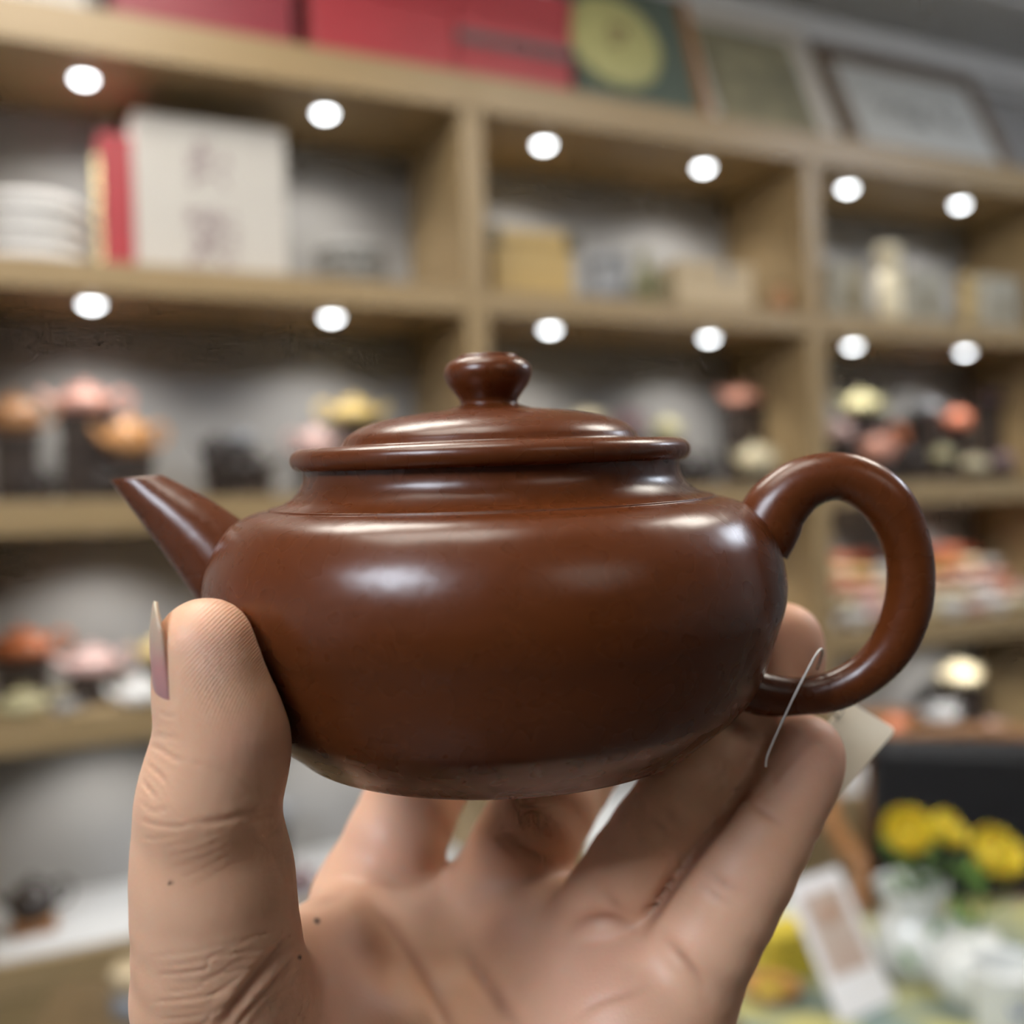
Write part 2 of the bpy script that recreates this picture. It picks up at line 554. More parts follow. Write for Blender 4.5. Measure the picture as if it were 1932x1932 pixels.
palm = chain([(840, 2700, .150, 330), (850, 2300, .164, 300), (930, 2010, .178, 190)])
for a in ([(800, 2350, .168, 200), (700, 1700, .199, 102)], [(850, 2350, .170, 200), (915, 1735, .196, 108)],
          [(930, 2350, .168, 200), (1095, 1775, .184, 104)], [(1000, 2350, .162, 210), (1265, 1870, .168, 112)]):
    palm = smin(palm, chain(a), 0.006)
palm = smin(palm, chain([(1190, 1960, .163, 165), (1010, 2450, .155, 250)]), 0.006)     # hypothenar edge
palm = smin(palm, chain([(1110, 1855, .173, 105), (1060, 1900, .175, 110)]), 0.006)       # pad under ring and little finger
palm = smin(palm, chain([(1000, 1750, .186, 88), (960, 1800, .187, 90)]), 0.006)          # pad under middle finger
palm = smin(palm, chain([(760, 1760, .196, 95), (800, 1850, .19, 100)]), 0.008)
# thumb
TJ = [(389, 1223, .1345, 84), (404, 1310, .1352, 99), (422, 1385, .1358, 111), (410, 1450, .1365, 117), (393, 1515, .1370, 120), (395, 1585, .1378, 133), (403, 1660, .1388, 145), (412, 1790, .1412, 150), (440, 1960, .147, 176), (560, 2250, .154, 230), (800, 2600, .152, 260)]
thumb = chain(TJ)
for dy in (-.0024, .0022):                     # a thumb is wider than it is thick
    thumb = smin(thumb, chain([(u_, v_, y_ + dy, r_ * .985) for u_, v_, y_, r_ in TJ[:5]]), 0.002)
web = chain([(450, 1880, .150, 105), (590, 1800, .172, 80), (690, 1740, .194, 70)])
web = smin(web, chain([(560, 1910, .160, 105), (780, 2010, .174, 120)]), 0.006)
web = smin(web, chain([(640, 1815, .178, 88), (770, 1860, .188, 100)]), 0.008)
hand = smin(palm, web, 0.010)
hand = smin(hand, thumb, 0.006)
# fingers, each rooted in the palm
FINGERS = [
    [(700, 1700, .198, 104), (745, 1590, .199, 96), (795, 1480, .209, 90), (860, 1350, .232, 84), (960, 1210, .2385, 74), (1010, 1150, .2365, 66)],
    [(925, 1735, .196, 106), (982, 1610, .195, 100), (1033, 1515, .199, 94), (1105, 1405, .2160, 90), (1225, 1250, .2300, 82), (1265, 1150, .2290, 70)],
    [(1120, 1760, .177, 94), (1195, 1640, .1725, 90), (1277, 1521, .1715, 85), (1345, 1440, .1735, 85), (1425, 1360, .1785, 82), (1470, 1270, .1835, 80), (1477, 1212, .1855, 76)],
    [(1275, 1860, .166, 116), (1330, 1770, .163, 102), (1405, 1640, .1635, 94), (1470, 1525, .1665, 83), (1508, 1455, .1685, 78), (1518, 1420, .1690, 73)],
]
full = hand
parts = [smin(hand, chain(fj), 0.0035) for fj in FINGERS]
for p_ in parts:
    full = smin(full, p_, 0.0006)
# press the skin flat where it meets the teapot
wx = lambda i: CAM[i] + X * RT[i] + Y_ * UP[i] + Z * FW[i]
qx, qy, qz = wx(0) - POT_O.x, wx(1) - POT_O.y, wx(2) - POT_O.z
lz = qx * PZ.x + qy * PZ.y + qz * PZ.z
lx = qx * PX.x + qy * PX.y + qz * PX.z
ly = qx * PY.x + qy * PY.y + qz * PY.z
rho = np.sqrt(lx * lx + ly * ly)
bz = np.array([b for a, b in bp_], np.float32)
br = np.array([a for a, b in bp_], np.float32)
o_ = np.argsort(bz)
Rz = np.interp(lz.ravel(), bz[o_], br[o_], left=float(br[0]), right=float(br[-1])).reshape(lz.shape).astype(np.float32)
dpot = np.maximum(np.maximum((rho - Rz) * 0.85, float(bz.min()) - lz), lz - float(bz.max()))
del rho, Rz, lx, ly, lz, qx, qy, qz
full = -smin(-full, dpot - 0.0002, 0.0010)
hh = None
for (p0, r0), (p1, r1) in list(zip(HANDLE_PTS[:-1], HANDLE_PTS[1:]))[8:]:
    q0 = np.array([(p0 - CAM).dot(RT), (p0 - CAM).dot(UP), (p0 - CAM).dot(FW)], np.float32)
    q1 = np.array([(p1 - CAM).dot(RT), (p1 - CAM).dot(UP), (p1 - CAM).dot(FW)], np.float32)
    c = cone((q0, r0), (q1, r1))
    hh = c if hh is None else np.minimum(hh, c)
full = -smin(-full, hh - 0.0002, 0.0008)
del hh, dpot, parts

def surface_nets(Fv):
    ins = Fv < 0
    nx, ny, nz = Fv.shape
    c8 = [(a, b, c) for a in (0, 1) for b in (0, 1) for c in (0, 1)]
    cnt = np.zeros((nx - 1, ny - 1, nz - 1), np.int8)
    for a, b, c in c8:
        cnt += ins[a:nx - 1 + a, b:ny - 1 + b, c:nz - 1 + c]
    act = (cnt > 0) & (cnt < 8)
    I = np.argwhere(act)
    ids = np.full(act.shape, -1, np.int64)
    ids[tuple(I.T)] = np.arange(len(I))
    val = {c: Fv[I[:, 0] + c[0], I[:, 1] + c[1], I[:, 2] + c[2]] for c in c8}
    acc = np.zeros((len(I), 3))
    num = np.zeros(len(I))
    for c in c8:
        for ax in range(3):
            if c[ax] == 0:
                d = list(c); d[ax] = 1; d = tuple(d)
                m = (val[c] < 0) != (val[d] < 0)
                t = val[c] / np.where(m, val[c] - val[d], 1)
                p = np.array(c, float)[None, :].repeat(len(I), 0)
                p[:, ax] = t
                acc[m] += p[m]
                num += m
    V = I + acc / num[:, None]
    V = np.stack([GX[0] + V[:, 0] * HRES, GY[0] + V[:, 1] * HRES, GZ[0] + V[:, 2] * HRES], 1)
    Q = []
    for ax in range(3):
        s0 = [slice(None)] * 3; s1 = [slice(None)] * 3
        s0[ax] = slice(0, -1); s1[ax] = slice(1, None)
        ch = ins[tuple(s0)] != ins[tuple(s1)]
        E = np.argwhere(ch)
        o1, o2 = [(1, 2), (2, 0), (0, 1)][ax]
        ok = (E[:, o1] > 0) & (E[:, o2] > 0) & (E[:, o1] < Fv.shape[o1] - 1) & (E[:, o2] < Fv.shape[o2] - 1)
        E = E[ok]
        def cid(d1, d2):
            e = E.copy(); e[:, o1] -= d1; e[:, o2] -= d2
            return ids[e[:, 0], e[:, 1], e[:, 2]]
        q = np.stack([cid(1, 1), cid(0, 1), cid(0, 0), cid(1, 0)], 1)
        fl = ins[E[:, 0], E[:, 1], E[:, 2]]
        q[fl] = q[fl][:, ::-1]
        Q.append(q)
    return V, np.concatenate(Q)

full[:, :2, :] = np.maximum(full[:, :2, :], 0.0004)      # closed at the forearm end
HV, HQ = surface_nets(full)
# keep the largest piece only is not needed: the field is one connected body
hm = bpy.data.meshes.new('hand_base')
M3 = np.array([list(RT), list(UP), list(FW)])
hm.from_pydata((np.array(CAM) + HV @ M3).tolist(), [], HQ.tolist())
hm.update()
del full, hand, palm, thumb, X, Y_, Z
tmp = bpy.data.objects.new('tmp_hand', hm)
COL.objects.link(tmp)
sm_ = tmp.modifiers.new('s', 'SMOOTH'); sm_.iterations = 3; sm_.factor = 0.5
ss = tmp.modifiers.new('u', 'SUBSURF'); ss.levels = 1; ss.render_levels = 1
dg = bpy.context.evaluated_depsgraph_get()
HM = bpy.data.meshes.new_from_object(tmp.evaluated_get(dg))
bpy.data.objects.remove(tmp)
bpy.data.meshes.remove(hm)
HM.name = 'hand'
nv = len(HM.vertices)
co = np.empty(nv * 3); HM.vertices.foreach_get('co', co); co = co.reshape(-1, 3)
no = np.empty(nv * 3); HM.vertex_normals.foreach_get('vector', no); no = no.reshape(-1, 3)
rel = co - np.array(CAM)
cx, cy, cz = rel @ M3[0], rel @ M3[1], rel @ M3[2]
pu, pv = 966 + F * cx / cz, 966 - F * cy / cz
facing = np.clip(-(no * rel).sum(1) / np.linalg.norm(rel, axis=1) * 2.5 + 0.3, 0, 1)

def pdist(poly):
    d = np.full(nv, 1e9)
    for (x0, y0), (x1, y1) in zip(poly[:-1], poly[1:]):
        dx, dy = x1 - x0, y1 - y0
        h = np.clip(((pu - x0) * dx + (pv - y0) * dy) / (dx * dx + dy * dy + 1e-9), 0, 1)
        d = np.minimum(d, np.hypot(pu - x0 - dx * h, pv - y0 - dy * h))
    return d

# folds of the skin: outline on the palm side, half width (px), depth (mm), depth limit
CREASES = [
    ([(556, 1752), (530, 1790), (490, 1838), (450, 1890), (410, 1945)], 10, .65, .175),
    ([(560, 1800), (520, 1850), (470, 1905), (440, 1945)], 5, .35, .175),
    ([(1206, 1782), (1240, 1712), (1300, 1627), (1370, 1537), (1440, 1442)], 9, 1.1, .25),
    ([(1216, 1768), (1181, 1744), (1140, 1731), (1094, 1744), (1060, 1775)], 9, .9, .25),
    ([(690, 1690), (735, 1740), (790, 1820), (835, 1900), (870, 1990)], 10, .7, .25),
    ([(862, 1765), (900, 1830), (945, 1895), (1000, 1965)], 11, .8, .25),
    ([(1075, 1930), (1130, 1890), (1200, 1870), (1240, 1850)], 7, .35, .25),
    ([(1330, 1640), (1365, 1668), (1402, 1690)], 6, .5, .25),
    ([(1318, 1660), (1350, 1690), (1385, 1712)], 5, .35, .25),
    ([(1400, 1506), (1440, 1532), (1488, 1566)], 5, .35, .25),
    ([(1247, 1764), (1280, 1800), (1318, 1847), (1330, 1880)], 7, .6, .25),
    ([(1131, 1673), (1160, 1705), (1196, 1730)], 8, .7, .25),
    ([(1235, 1500), (1262, 1535), (1300, 1574)], 8, .5, .25),
    ([(1215, 1530), (1245, 1560), (1280, 1590)], 7, .4, .25),
    ([(1380, 1374), (1410, 1395), (1442, 1418)], 6, .4, .25),
    ([(945, 1565), (990, 1600), (1050, 1634)], 9, .6, .25),
    ([(660, 1665), (640, 1690), (600, 1700), (560, 1694)], 9, .6, .25),
    ([(514, 1516), (490, 1528), (455, 1538), (410, 1550), (360, 1552)], 6, .32, .165),
    ([(520, 1532), (492, 1540), (450, 1547)], 4, .25, .165),
    ([(278, 1405), (300, 1412), (330, 1432), (350, 1438)], 3.5, .30, .165),
    ([(276, 1440), (300, 1460), (318, 1482)], 3.5, .35, .165),
    ([(266, 1470), (282, 1490), (296, 1508)], 3.5, .40, .165),
    ([(284, 1392), (300, 1388), (345, 1394)], 3, .22, .165),
    ([(262, 1512), (290, 1530), (322, 1524)], 3, .25, .165),
    ([(262, 1545), (290, 1556), (330, 1560), (360, 1556)], 3.5, .3, .165),
    ([(260, 1580), (300, 1582), (340, 1572)], 3, .15, .165),
    ([(300, 1345), (318, 1352), (336, 1346)], 3, .25, .165),
    ([(330, 1430), (370, 1440), (440, 1460), (485, 1500)], 3, .10, .165),
]
for k in range(9):
    y0 = 1780 + k * 17
    CREASES.append(([(280 + (k * 37) % 60, y0 + 25), (360 + (k * 53) % 40, y0 + 16), (455 - (k * 29) % 60, y0 - 6), (520 - (k * 41) % 70, y0 - 26)], 3.2, .12 + .05 * (k % 3), .165))
for k in range(5):
    CREASES.append(([(300 + 12 * k, 1600 + 20 * k), (370 + 9 * k, 1585 + 16 * k), (430 + 5 * k, 1562 + 15 * k)], 3, .07, .165))
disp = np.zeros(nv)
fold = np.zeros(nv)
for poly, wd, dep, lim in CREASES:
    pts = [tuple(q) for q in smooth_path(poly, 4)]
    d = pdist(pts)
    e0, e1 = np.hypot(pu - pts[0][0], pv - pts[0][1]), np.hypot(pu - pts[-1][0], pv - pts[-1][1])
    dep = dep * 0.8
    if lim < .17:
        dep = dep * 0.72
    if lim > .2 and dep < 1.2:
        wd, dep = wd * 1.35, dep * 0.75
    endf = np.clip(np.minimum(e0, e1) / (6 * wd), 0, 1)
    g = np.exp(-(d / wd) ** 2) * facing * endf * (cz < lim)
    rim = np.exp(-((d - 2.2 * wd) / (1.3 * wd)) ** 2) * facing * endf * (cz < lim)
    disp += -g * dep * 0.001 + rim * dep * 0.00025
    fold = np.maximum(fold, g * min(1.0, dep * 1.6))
co2 = co + no * disp[:, None]
HM.vertices.foreach_set('co', co2.ravel())
def blob(u, v, r, lim=1.0):
    return np.exp(-(((pu - u) ** 2 + (pv - v) ** 2) / r ** 2)) * (cz < lim)
red = np.zeros(nv)
for (u, v, r, a, lim) in [(410, 1200, 70, .5, .17), (470, 1400, 60, .6, .17), (1540, 1400, 110, .9, .2), (1500, 1200, 90, .9, .25), (1120, 1840, 130, .7, .2), (980, 1740, 90, .6, .22), (1370, 1640, 80, .4, .2), (620, 1850, 120, .5, .2), (740, 1580, 120, .6, .3), (1290, 1760, 70, .4, .2)]:
    red = np.maximum(red, 0.55 * a * blob(u, v, r * 1.2, lim))
ridge = np.clip(1.25 * np.exp(-(((pu - 425) / 75) ** 2 + ((pv - 1245) / 95) ** 2)) - 0.1, 0, 1) * (cz < .165)
mole = np.zeros(nv)
for (u, v, r) in [(322, 1665, 3.2), (598, 1738, 5.0), (565, 1806, 3.4)]:
    mole = np.maximum(mole, np.clip(blob(u, v, r, .2) * 1.6, 0, 1))
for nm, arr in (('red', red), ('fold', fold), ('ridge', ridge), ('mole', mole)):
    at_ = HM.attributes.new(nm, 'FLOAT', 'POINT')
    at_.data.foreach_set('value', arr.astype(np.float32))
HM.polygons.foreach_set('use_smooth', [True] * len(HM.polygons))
HM.update()

def skin_material():
    m = bpy.data.materials.new('skin')
    m.use_nodes = True
    nt = m.node_tree
    L = nt.links.new
    b = nt.nodes['Principled BSDF']
    b.inputs['Roughness'].default_value = 0.48
    b.inputs['Specular IOR Level'].default_value = 0.38
    b.inputs['Subsurface Weight'].default_value = 0.35
    b.inputs['Subsurface Radius'].default_value = (1.0, 0.36, 0.22)
    b.inputs['Subsurface Scale'].default_value = 0.0035
    def attr(nme):
        a = nt.nodes.new('ShaderNodeAttribute'); a.attribute_name = nme
        return a.outputs['Fac']
    def mix(fac, A, B):
        x = nt.nodes.new('ShaderNodeMix'); x.data_type = 'RGBA'
        if isinstance(A, tuple): x.inputs['A'].default_value = (*A, 1)
        else: L(A, x.inputs['A'])
        if isinstance(B, tuple): x.inputs['B'].default_value = (*B, 1)
        else: L(B, x.inputs['B'])
        L(fac, x.inputs['Factor'])
        return x.outputs['Result']
    tc = nt.nodes.new('ShaderNodeTexCoord')
    n1 = nt.nodes.new('ShaderNodeTexNoise'); n1.inputs['Scale'].default_value = 70; n1.inputs['Detail'].default_value = 4
    L(tc.outputs['Object'], n1.inputs['Vector'])
    mr = nt.nodes.new('ShaderNodeMapRange'); mr.inputs['From Min'].default_value = .35; mr.inputs['From Max'].default_value = .7
    L(n1.outputs['Fac'], mr.inputs['Value'])
    c = mix(mr.outputs['Result'], SKIN_A, SKIN_B)
    c = mix(attr('red'), c, SKIN_RED)
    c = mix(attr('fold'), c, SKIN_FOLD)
    c = mix(attr('mole'), c, (0.05, 0.02, 0.012))
    L(c, b.inputs['Base Color'])
    # finger-print ridges and fine skin grain
    mp = nt.nodes.new('ShaderNodeMapping')
    L(tc.outputs['Object'], mp.inputs['Vector'])
    mp.inputs['Location'].default_value = tuple(-x for x in at(560, 1390, 0.134))
    wv = nt.nodes.new('ShaderNodeTexWave')
    wv.wave_type = 'RINGS'; wv.rings_direction = 'SPHERICAL'; wv.wave_profile = 'SIN'
    wv.inputs['Scale'].default_value = 800
    wv.inputs['Distortion'].default_value = 1.2
    wv.inputs['Detail'].default_value = 2
    wv.inputs['Detail Scale'].default_value = 0.35
    L(mp.outputs['Vector'], wv.inputs['Vector'])
    ml = nt.nodes.new('ShaderNodeMath'); ml.operation = 'MULTIPLY'
    L(wv.outputs['Fac'], ml.inputs[0]); L(attr('ridge'), ml.inputs[1])
    b1 = nt.nodes.new('ShaderNodeBump'); b1.inputs['Strength'].default_value = 0.8; b1.inputs['Distance'].default_value = 0.00013
    L(ml.outputs[0], b1.inputs['Height'])
    n2 = nt.nodes.new('ShaderNodeTexNoise'); n2.inputs['Scale'].default_value = 1500; n2.inputs['Detail'].default_value = 3
    L(tc.outputs['Object'], n2.inputs['Vector'])
    b2 = nt.nodes.new('ShaderNodeBump'); b2.inputs['Strength'].default_value = 0.35; b2.inputs['Distance'].default_value = 0.00012
    L(n2.outputs['Fac'], b2.inputs['Height']); L(b1.outputs['Normal'], b2.inputs['Normal'])
    L(b2.outputs['Normal'], b.inputs['Normal'])
    return m
SKIN_A, SKIN_B = (0.76, 0.455, 0.295), (0.70, 0.39, 0.24)
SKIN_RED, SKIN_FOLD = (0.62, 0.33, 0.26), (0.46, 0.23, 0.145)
SKIN = skin_material()
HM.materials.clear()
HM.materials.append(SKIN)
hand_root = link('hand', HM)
tag(hand_root, 'left hand with pale skin gripping the teapot from below, palm facing the camera', 'hand')

# thumb nail: curved plate along the thumb, free edge drawn to a point
NL = [(300, 1338), (299, 1318), (293, 1290), (289, 1255), (286, 1220), (286, 1185), (288, 1160), (291, 1140), (294, 1130)]
NW = [34, 37, 38, 38, 37, 33, 25, 14, 4]
nm = MB()
vs, fs = [], []
NN = 17
for (l, hw) in zip(smooth_path(NL, 3), smooth_path([(x,) for x in NW], 3)):
    rr = 0.0072
    for k in range(NN):
        a = R(22 + float(hw[0]) * (2 * k / (NN - 1) - 1))
        x0 = (l[0] + 13 - 966) / F * 0.1345
        y0 = -(l[1] - 966) / F * 0.1345
        vs.append(cw(x0 + rr * (1 - math.cos(a)), y0, 0.1331 - rr * math.sin(a)))
nr = len(vs) // NN
for j in range(nr - 1):
    for k in range(NN - 1):
        fs.append((j * NN + k, j * NN + k + 1, (j + 1) * NN + k + 1, (j + 1) * NN + k))
nm.add(vs, fs, True)
def nail_material():
    m = bpy.data.materials.new('nail')
    m.use_nodes = True
    nt = m.node_tree
    b = nt.nodes['Principled BSDF']
    b.inputs['Roughness'].default_value = 0.32
    b.inputs['Subsurface Weight'].default_value = 0.3
    b.inputs['Subsurface Radius'].default_value = (1.0, 0.4, 0.3)
    b.inputs['Subsurface Scale'].default_value = 0.002
    tc = nt.nodes.new('ShaderNodeTexCoord')
    sx = nt.nodes.new('ShaderNodeSeparateXYZ')
    nt.links.new(tc.outputs['Generated'], sx.inputs[0])
    rp = nt.nodes.new('ShaderNodeValToRGB')
    el = rp.color_ramp.elements
    el[0].position = 0.05; el[0].color = (0.40, 0.20, 0.20, 1)
    el[1].position = 0.95; el[1].color = (0.50, 0.40, 0.28, 1)
    e = el.new(0.45); e.color = (0.47, 0.22, 0.20, 1)
    e = el.new(0.68); e.color = (0.48, 0.33, 0.24, 1)
    nt.links.new(sx.outputs['Z'], rp.inputs['Fac'])
    nt.links.new(rp.outputs['Color'], b.inputs['Base Color'])
    return m
nail = nm.build('thumb_nail', nail_material(), hand_root)
nail['label'] = 'long pink thumb nail with a pointed yellowish tip'
so = nail.modifiers.new('thick', 'SOLIDIFY'); so.thickness = 0.0005; so.offset = 0

# dark sleeve over the wrist and forearm, below the frame of the photograph
SLEEVE = mat('dark_knit_sleeve', (0.035, 0.036, 0.042), 0.9, noise=(600, (0.05, 0.05, 0.058), 2), bump=(700, 0.4, 0.001))
sl_ = smooth_path([(-.010, -.112, .158, .0335), (-.010, -.116, .157, .0355), (-.008, -.15, .150, .0365), (-.003, -.21, .130, .040), (.004, -.30, .095, .046), (.012, -.40, .04, .053), (.018, -.47, -.01, .056), (.018, -.48, -.018, .03), (.018, -.482, -.02, .004)], 3)
MB().tube([cw(*q_[:3]) for q_ in sl_], [max(q_[3], .002) for q_ in sl_], 32).build('sleeve', SLEEVE, hand_root)

# ------------------------------------------------------------------ paper price tag on a nylon loop
tag_root = empty('price_tag', at(1600, 1440, 0.182))
tag(tag_root, 'cream paper price tag on a nylon thread behind the little finger', 'tag')
def rel_to(root, p):
    return p - root.location
PAPER = mat('cream_card', (0.82, 0.76, 0.63), 0.7, noise=(400, (0.78, 0.72, 0.60), 2))
tcorner = [(1600, 1322, .193), (1692, 1376, .191), (1545, 1548, .179), (1452, 1494, .181)]
rounded = []
P4 = [Vector(c) for c in tcorner]
for i in range(4):
    a, b, c = P4[i - 1], P4[i], P4[(i + 1) % 4]
    for t_ in (0.0, 0.33, 0.67, 1.0):
        p0 = b + (a - b).normalized() * 14; p1 = b + (c - b).normalized() * 14
        rounded.append(p0 * (1 - t_) ** 2 + b * 2 * t_ * (1 - t_) + p1 * t_ ** 2)
cm = MB()
nr_ = len(rounded)
front = [rel_to(tag_root, at(p.x, p.y, p.z)) for p in rounded]
back = [q + FW * 0.0004 for q in front]
cm.add(front + back, [tuple(range(nr_)), tuple(range(2 * nr_ - 1, nr_ - 1, -1))] + [(i, (i + 1) % nr_, nr_ + (i + 1) % nr_, nr_ + i) for i in range(nr_)])
card = cm.build('card', PAPER, tag_root)
INK = mat('black_ink', (0.03, 0.03, 0.03), 0.6)
ink = MB()
for strokes in ([(1574, 1336), (1586, 1332), (1590, 1341), (1582, 1352), (1574, 1346)], [(1572, 1346), (1579, 1352), (1578, 1358)]):
    ink.tube([rel_to(tag_root, at(u, v, .1908) - FW * 0.00025) for (u, v) in strokes], 0.00012, 6)
ink.build('printed_price', INK, card)
NYLON = mat('nylon_thread', (0.75, 0.70, 0.66), 0.25)
th_ = [(1445, 1446, .1568), (1448, 1425, .1560), (1468, 1378, .1545), (1500, 1310, .1530), (1530, 1252, .1550), (1544, 1229, .1570), (1551, 1225, .1590), (1550, 1238, .1620), (1542, 1262, .1670)]
MB().tube([rel_to(tag_root, at(*q)) for q in [tuple(x) for x in smooth_path(th_, 5)]], 0.00022, 8).build('nylon_loop', NYLON, tag_root)

# ------------------------------------------------------------------ shelf goods
TOPS = {1: SHELVES[0][1], 2: SHELVES[1][1], 3: SHELVES[2][1], 4: BASE_T, 0: TOPT}

def col_mat(name, c, rough=0.35, c2=None):
    c2 = c2 or tuple(x * 0.85 for x in c)
    return mat('glaze_' + name, c, rough, noise=(40, c2, 3))

# --- small teapots: three body shapes, one mesh per part, shared between copies
VAR = {
    'globe': dict(body=[(.45, 0), (.62, .02), (.88, .25), (1.0, .62), (.94, .98), (.72, 1.28), (.50, 1.40), (.46, 1.40)],
                  lid=[(.53, 1.39), (.53, 1.44), (.42, 1.52), (.22, 1.58), (.10, 1.60)], knob=[(.08, 1.57), (.07, 1.64), (.15, 1.72), (.15, 1.79), (.0, 1.86)],
                  sp=[(-.8, .55, .24), (-1.15, .78, .17), (-1.4, 1.12, .12), (-1.56, 1.32, .10)],
                  hd=[(.78, 1.18), (1.15, 1.38), (1.5, 1.18), (1.52, .80), (1.3, .48), (.92, .38)]),
    'flat': dict(body=[(.55, 0), (.7, .02), (.96, .2), (1.02, .42), (.95, .62), (.72, .74), (.64, .78), (.62, .84)],
                 lid=[(.68, .84), (.68, .90), (.5, .98), (.25, 1.03), (.10, 1.04)], knob=[(.09, 1.02), (.08, 1.07), (.16, 1.14), (.16, 1.20), (.0, 1.25)],
                 sp=[(-.85, .35, .22), (-1.15, .55, .15), (-1.42, .80, .11), (-1.5, .86, .10)],
                 hd=[(.85, .62), (1.15, .86), (1.5, .76), (1.55, .48), (1.35, .22), (.95, .20)]),
    'tall': dict(body=[(.72, 0), (.80, .03), (.86, .5), (.88, 1.0), (.82, 1.38), (.62, 1.55), (.56, 1.56)],
                 lid=[(.62, 1.55), (.62, 1.60), (.45, 1.70), (.2, 1.75), (.10, 1.76)], knob=[(.08, 1.74), (.07, 1.80), (.15, 1.88), (.13, 1.96), (.0, 2.0)],
                 sp=[(-.78, .7, .22), (-1.05, .95, .15), (-1.25, 1.3, .11), (-1.34, 1.46, .10)],
                 hd=[(.78, 1.3), (1.1, 1.5), (1.42, 1.3), (1.42, .8), (1.25, .45), (.84, .36)]),
}
PM = {}
for nme, q in VAR.items():
    d = {}
    d['body'] = MB().lathe([(a, b) for a, b in smooth_path(q['body'], 3)], 28).mesh('body')
    d['lid'] = MB().lathe([(max(a, 0), b) for a, b in smooth_path(q['lid'], 2)], 24).mesh('lid')
    d['knob'] = MB().lathe([(max(a, 0), b) for a, b in smooth_path(q['knob'], 2)], 14).mesh('knob')
    s_ = smooth_path(q['sp'], 3)
    d['spout'] = MB().tube([(a, 0, b) for a, b, c in s_], [c for a, b, c in s_], 12).mesh('spout')
    d['handle'] = MB().tube([(a, 0, b) for a, b in smooth_path(q['hd'], 4)], 0.10, 10).mesh('handle')
    for me in d.values():
        me.materials.append(MATS['glaze_x'] if 'glaze_x' in MATS else col_mat('x', (.3, .2, .1)))
    PM[nme] = d

def place(root, u, v, row, d, lift=0.0, rz=0.0):
    """stand a thing on shelf `row`, in line with (u,v), d metres behind the front edge"""
    t = t_at(u, v, d)
    root.location = W(t, d, TOPS[row] + lift)
    root.rotation_euler = (0, 0, SA + rz)
    return D + E1.y * t + E2.y * d

CF = {'globe': .70, 'flat': .48, 'tall': .85}
def small_pot(var, m, u, v, wpx, row, d, label, lift=None, rz=0.0, mirror=False):
    """(u,v) is where the middle of the pot is seen; a dark stand fills the height below it"""
    t = t_at(u, v, d)
    Yd = D + E1.y * t + E2.y * d
    r = wpx / F * Yd / 2
    lift = z_at(u, v, d) - TOPS[row] - CF[var] * r
    lift = lift if lift > .016 else 0.0
    e = empty('teapot')
    place(e, u, v, row, d, lift, rz + (math.pi if mirror else 0))
    e.scale = (r, r, r)
    q = PM[var]
    link('body', q['body'], e, m)
    l = link('lid', q['lid'], e, m)
    link('knob', q['knob'], l, m)
    link('spout', q['spout'], e, m)
    link('handle', q['handle'], e, m)
    tag(e, label, 'teapot', 'small teapots on the shelves')
    if lift:
        stand(u, v, wpx * .92, lift, row, d, 'dark stand carrying the ' + label, CHAIRW if row == 4 and u < 200 else None, min(.10, r * 1.8))
    return r

def stand(u, v, wpx, hm, row, d, label, m=None, dep=0.10):
    e = empty('display_stand')
    Yd = place(e, u, v, row, d)
    x = wpx / F * Yd / 2
    h1 = min(.012, hm * .35)
    MB().box(-x, x, -dep / 2, dep / 2, hm - h1, hm, 0.0015).build('top', m or DARKW, e)
    MB().box(-x + .006, x - .006, -dep / 2 + .006, dep / 2 - .006, 0.005, hm - h1).build('block', m or DARKW, e)
    MB().box(-x, x, -dep / 2, dep / 2, 0.0, 0.005, 0.001).build('foot', m or DARKW, e)
    tag(e, label, 'stand', 'dark wooden display stands')

C = dict(
    brown=col_mat('brown', (.40, .20, .09)), pink=col_mat('pink', (.62, .34, .28)), orange=col_mat('orange', (.66, .33, .13)),
    dark=col_mat('dark', (.035, .028, .026), .25), yellow=col_mat('yellow', (.66, .50, .20)), rose=col_mat('rose', (.66, .45, .42)),
    cream=col_mat('cream', (.70, .62, .42)), red=col_mat('red', (.50, .12, .06)), salmon=col_mat('salmon', (.62, .30, .22)),
    lime=col_mat('lime', (.60, .56, .32)), coral=col_mat('coral', (.68, .22, .12)), plum=col_mat('plum', (.20, .13, .14)),
    grey=col_mat('grey', (.24, .25, .27)), white=col_mat('white', (.80, .80, .79), .25), olive=col_mat('olive', (.42, .38, .22)), rust=col_mat('rust', (.36, .11, .04)))

# third row (on the second board from the top of the visible stack)
small_pot('globe', C['brown'], 28, 790, 92, 2, .12, 'chestnut brown globe teapot at the left edge, middle shelf row', .060)
small_pot('flat', C['pink'], 160, 760, 108, 2, .17, 'shiny pink flat teapot on a tall black block', .098)
small_pot('globe', C['orange'], 246, 830, 88, 2, .10, 'orange globe teapot beside the tall black block', .036)
small_pot('flat', C['dark'], 70, 905, 62, 2, .055, 'small black flat teapot in front of the brown globe teapot')
small_pot('flat', C['dark'], 196, 900, 52, 2, .050, 'small black flat teapot before the tall black block')
small_pot('tall', C['dark'], 408, 850, 58, 2, .15, 'black tall teapot above the held spout, behind another')
small_pot('flat', C['dark'], 470, 880, 82, 2, .09, 'black flat teapot above the held spout, nearest the lid', mirror=True)
small_pot('globe', C['grey'], 455, 830, 48, 2, .22, 'grey globe teapot behind the black teapots above the held spout')
small_pot('globe', C['rose'], 592, 840, 70, 2, .16, 'glossy rose globe teapot just left of the held lid', mirror=True)
small_pot('flat', C['yellow'], 668, 780, 92, 2, .20, 'golden yellow flat teapot on a dark block above the held lid', .085, mirror=True)
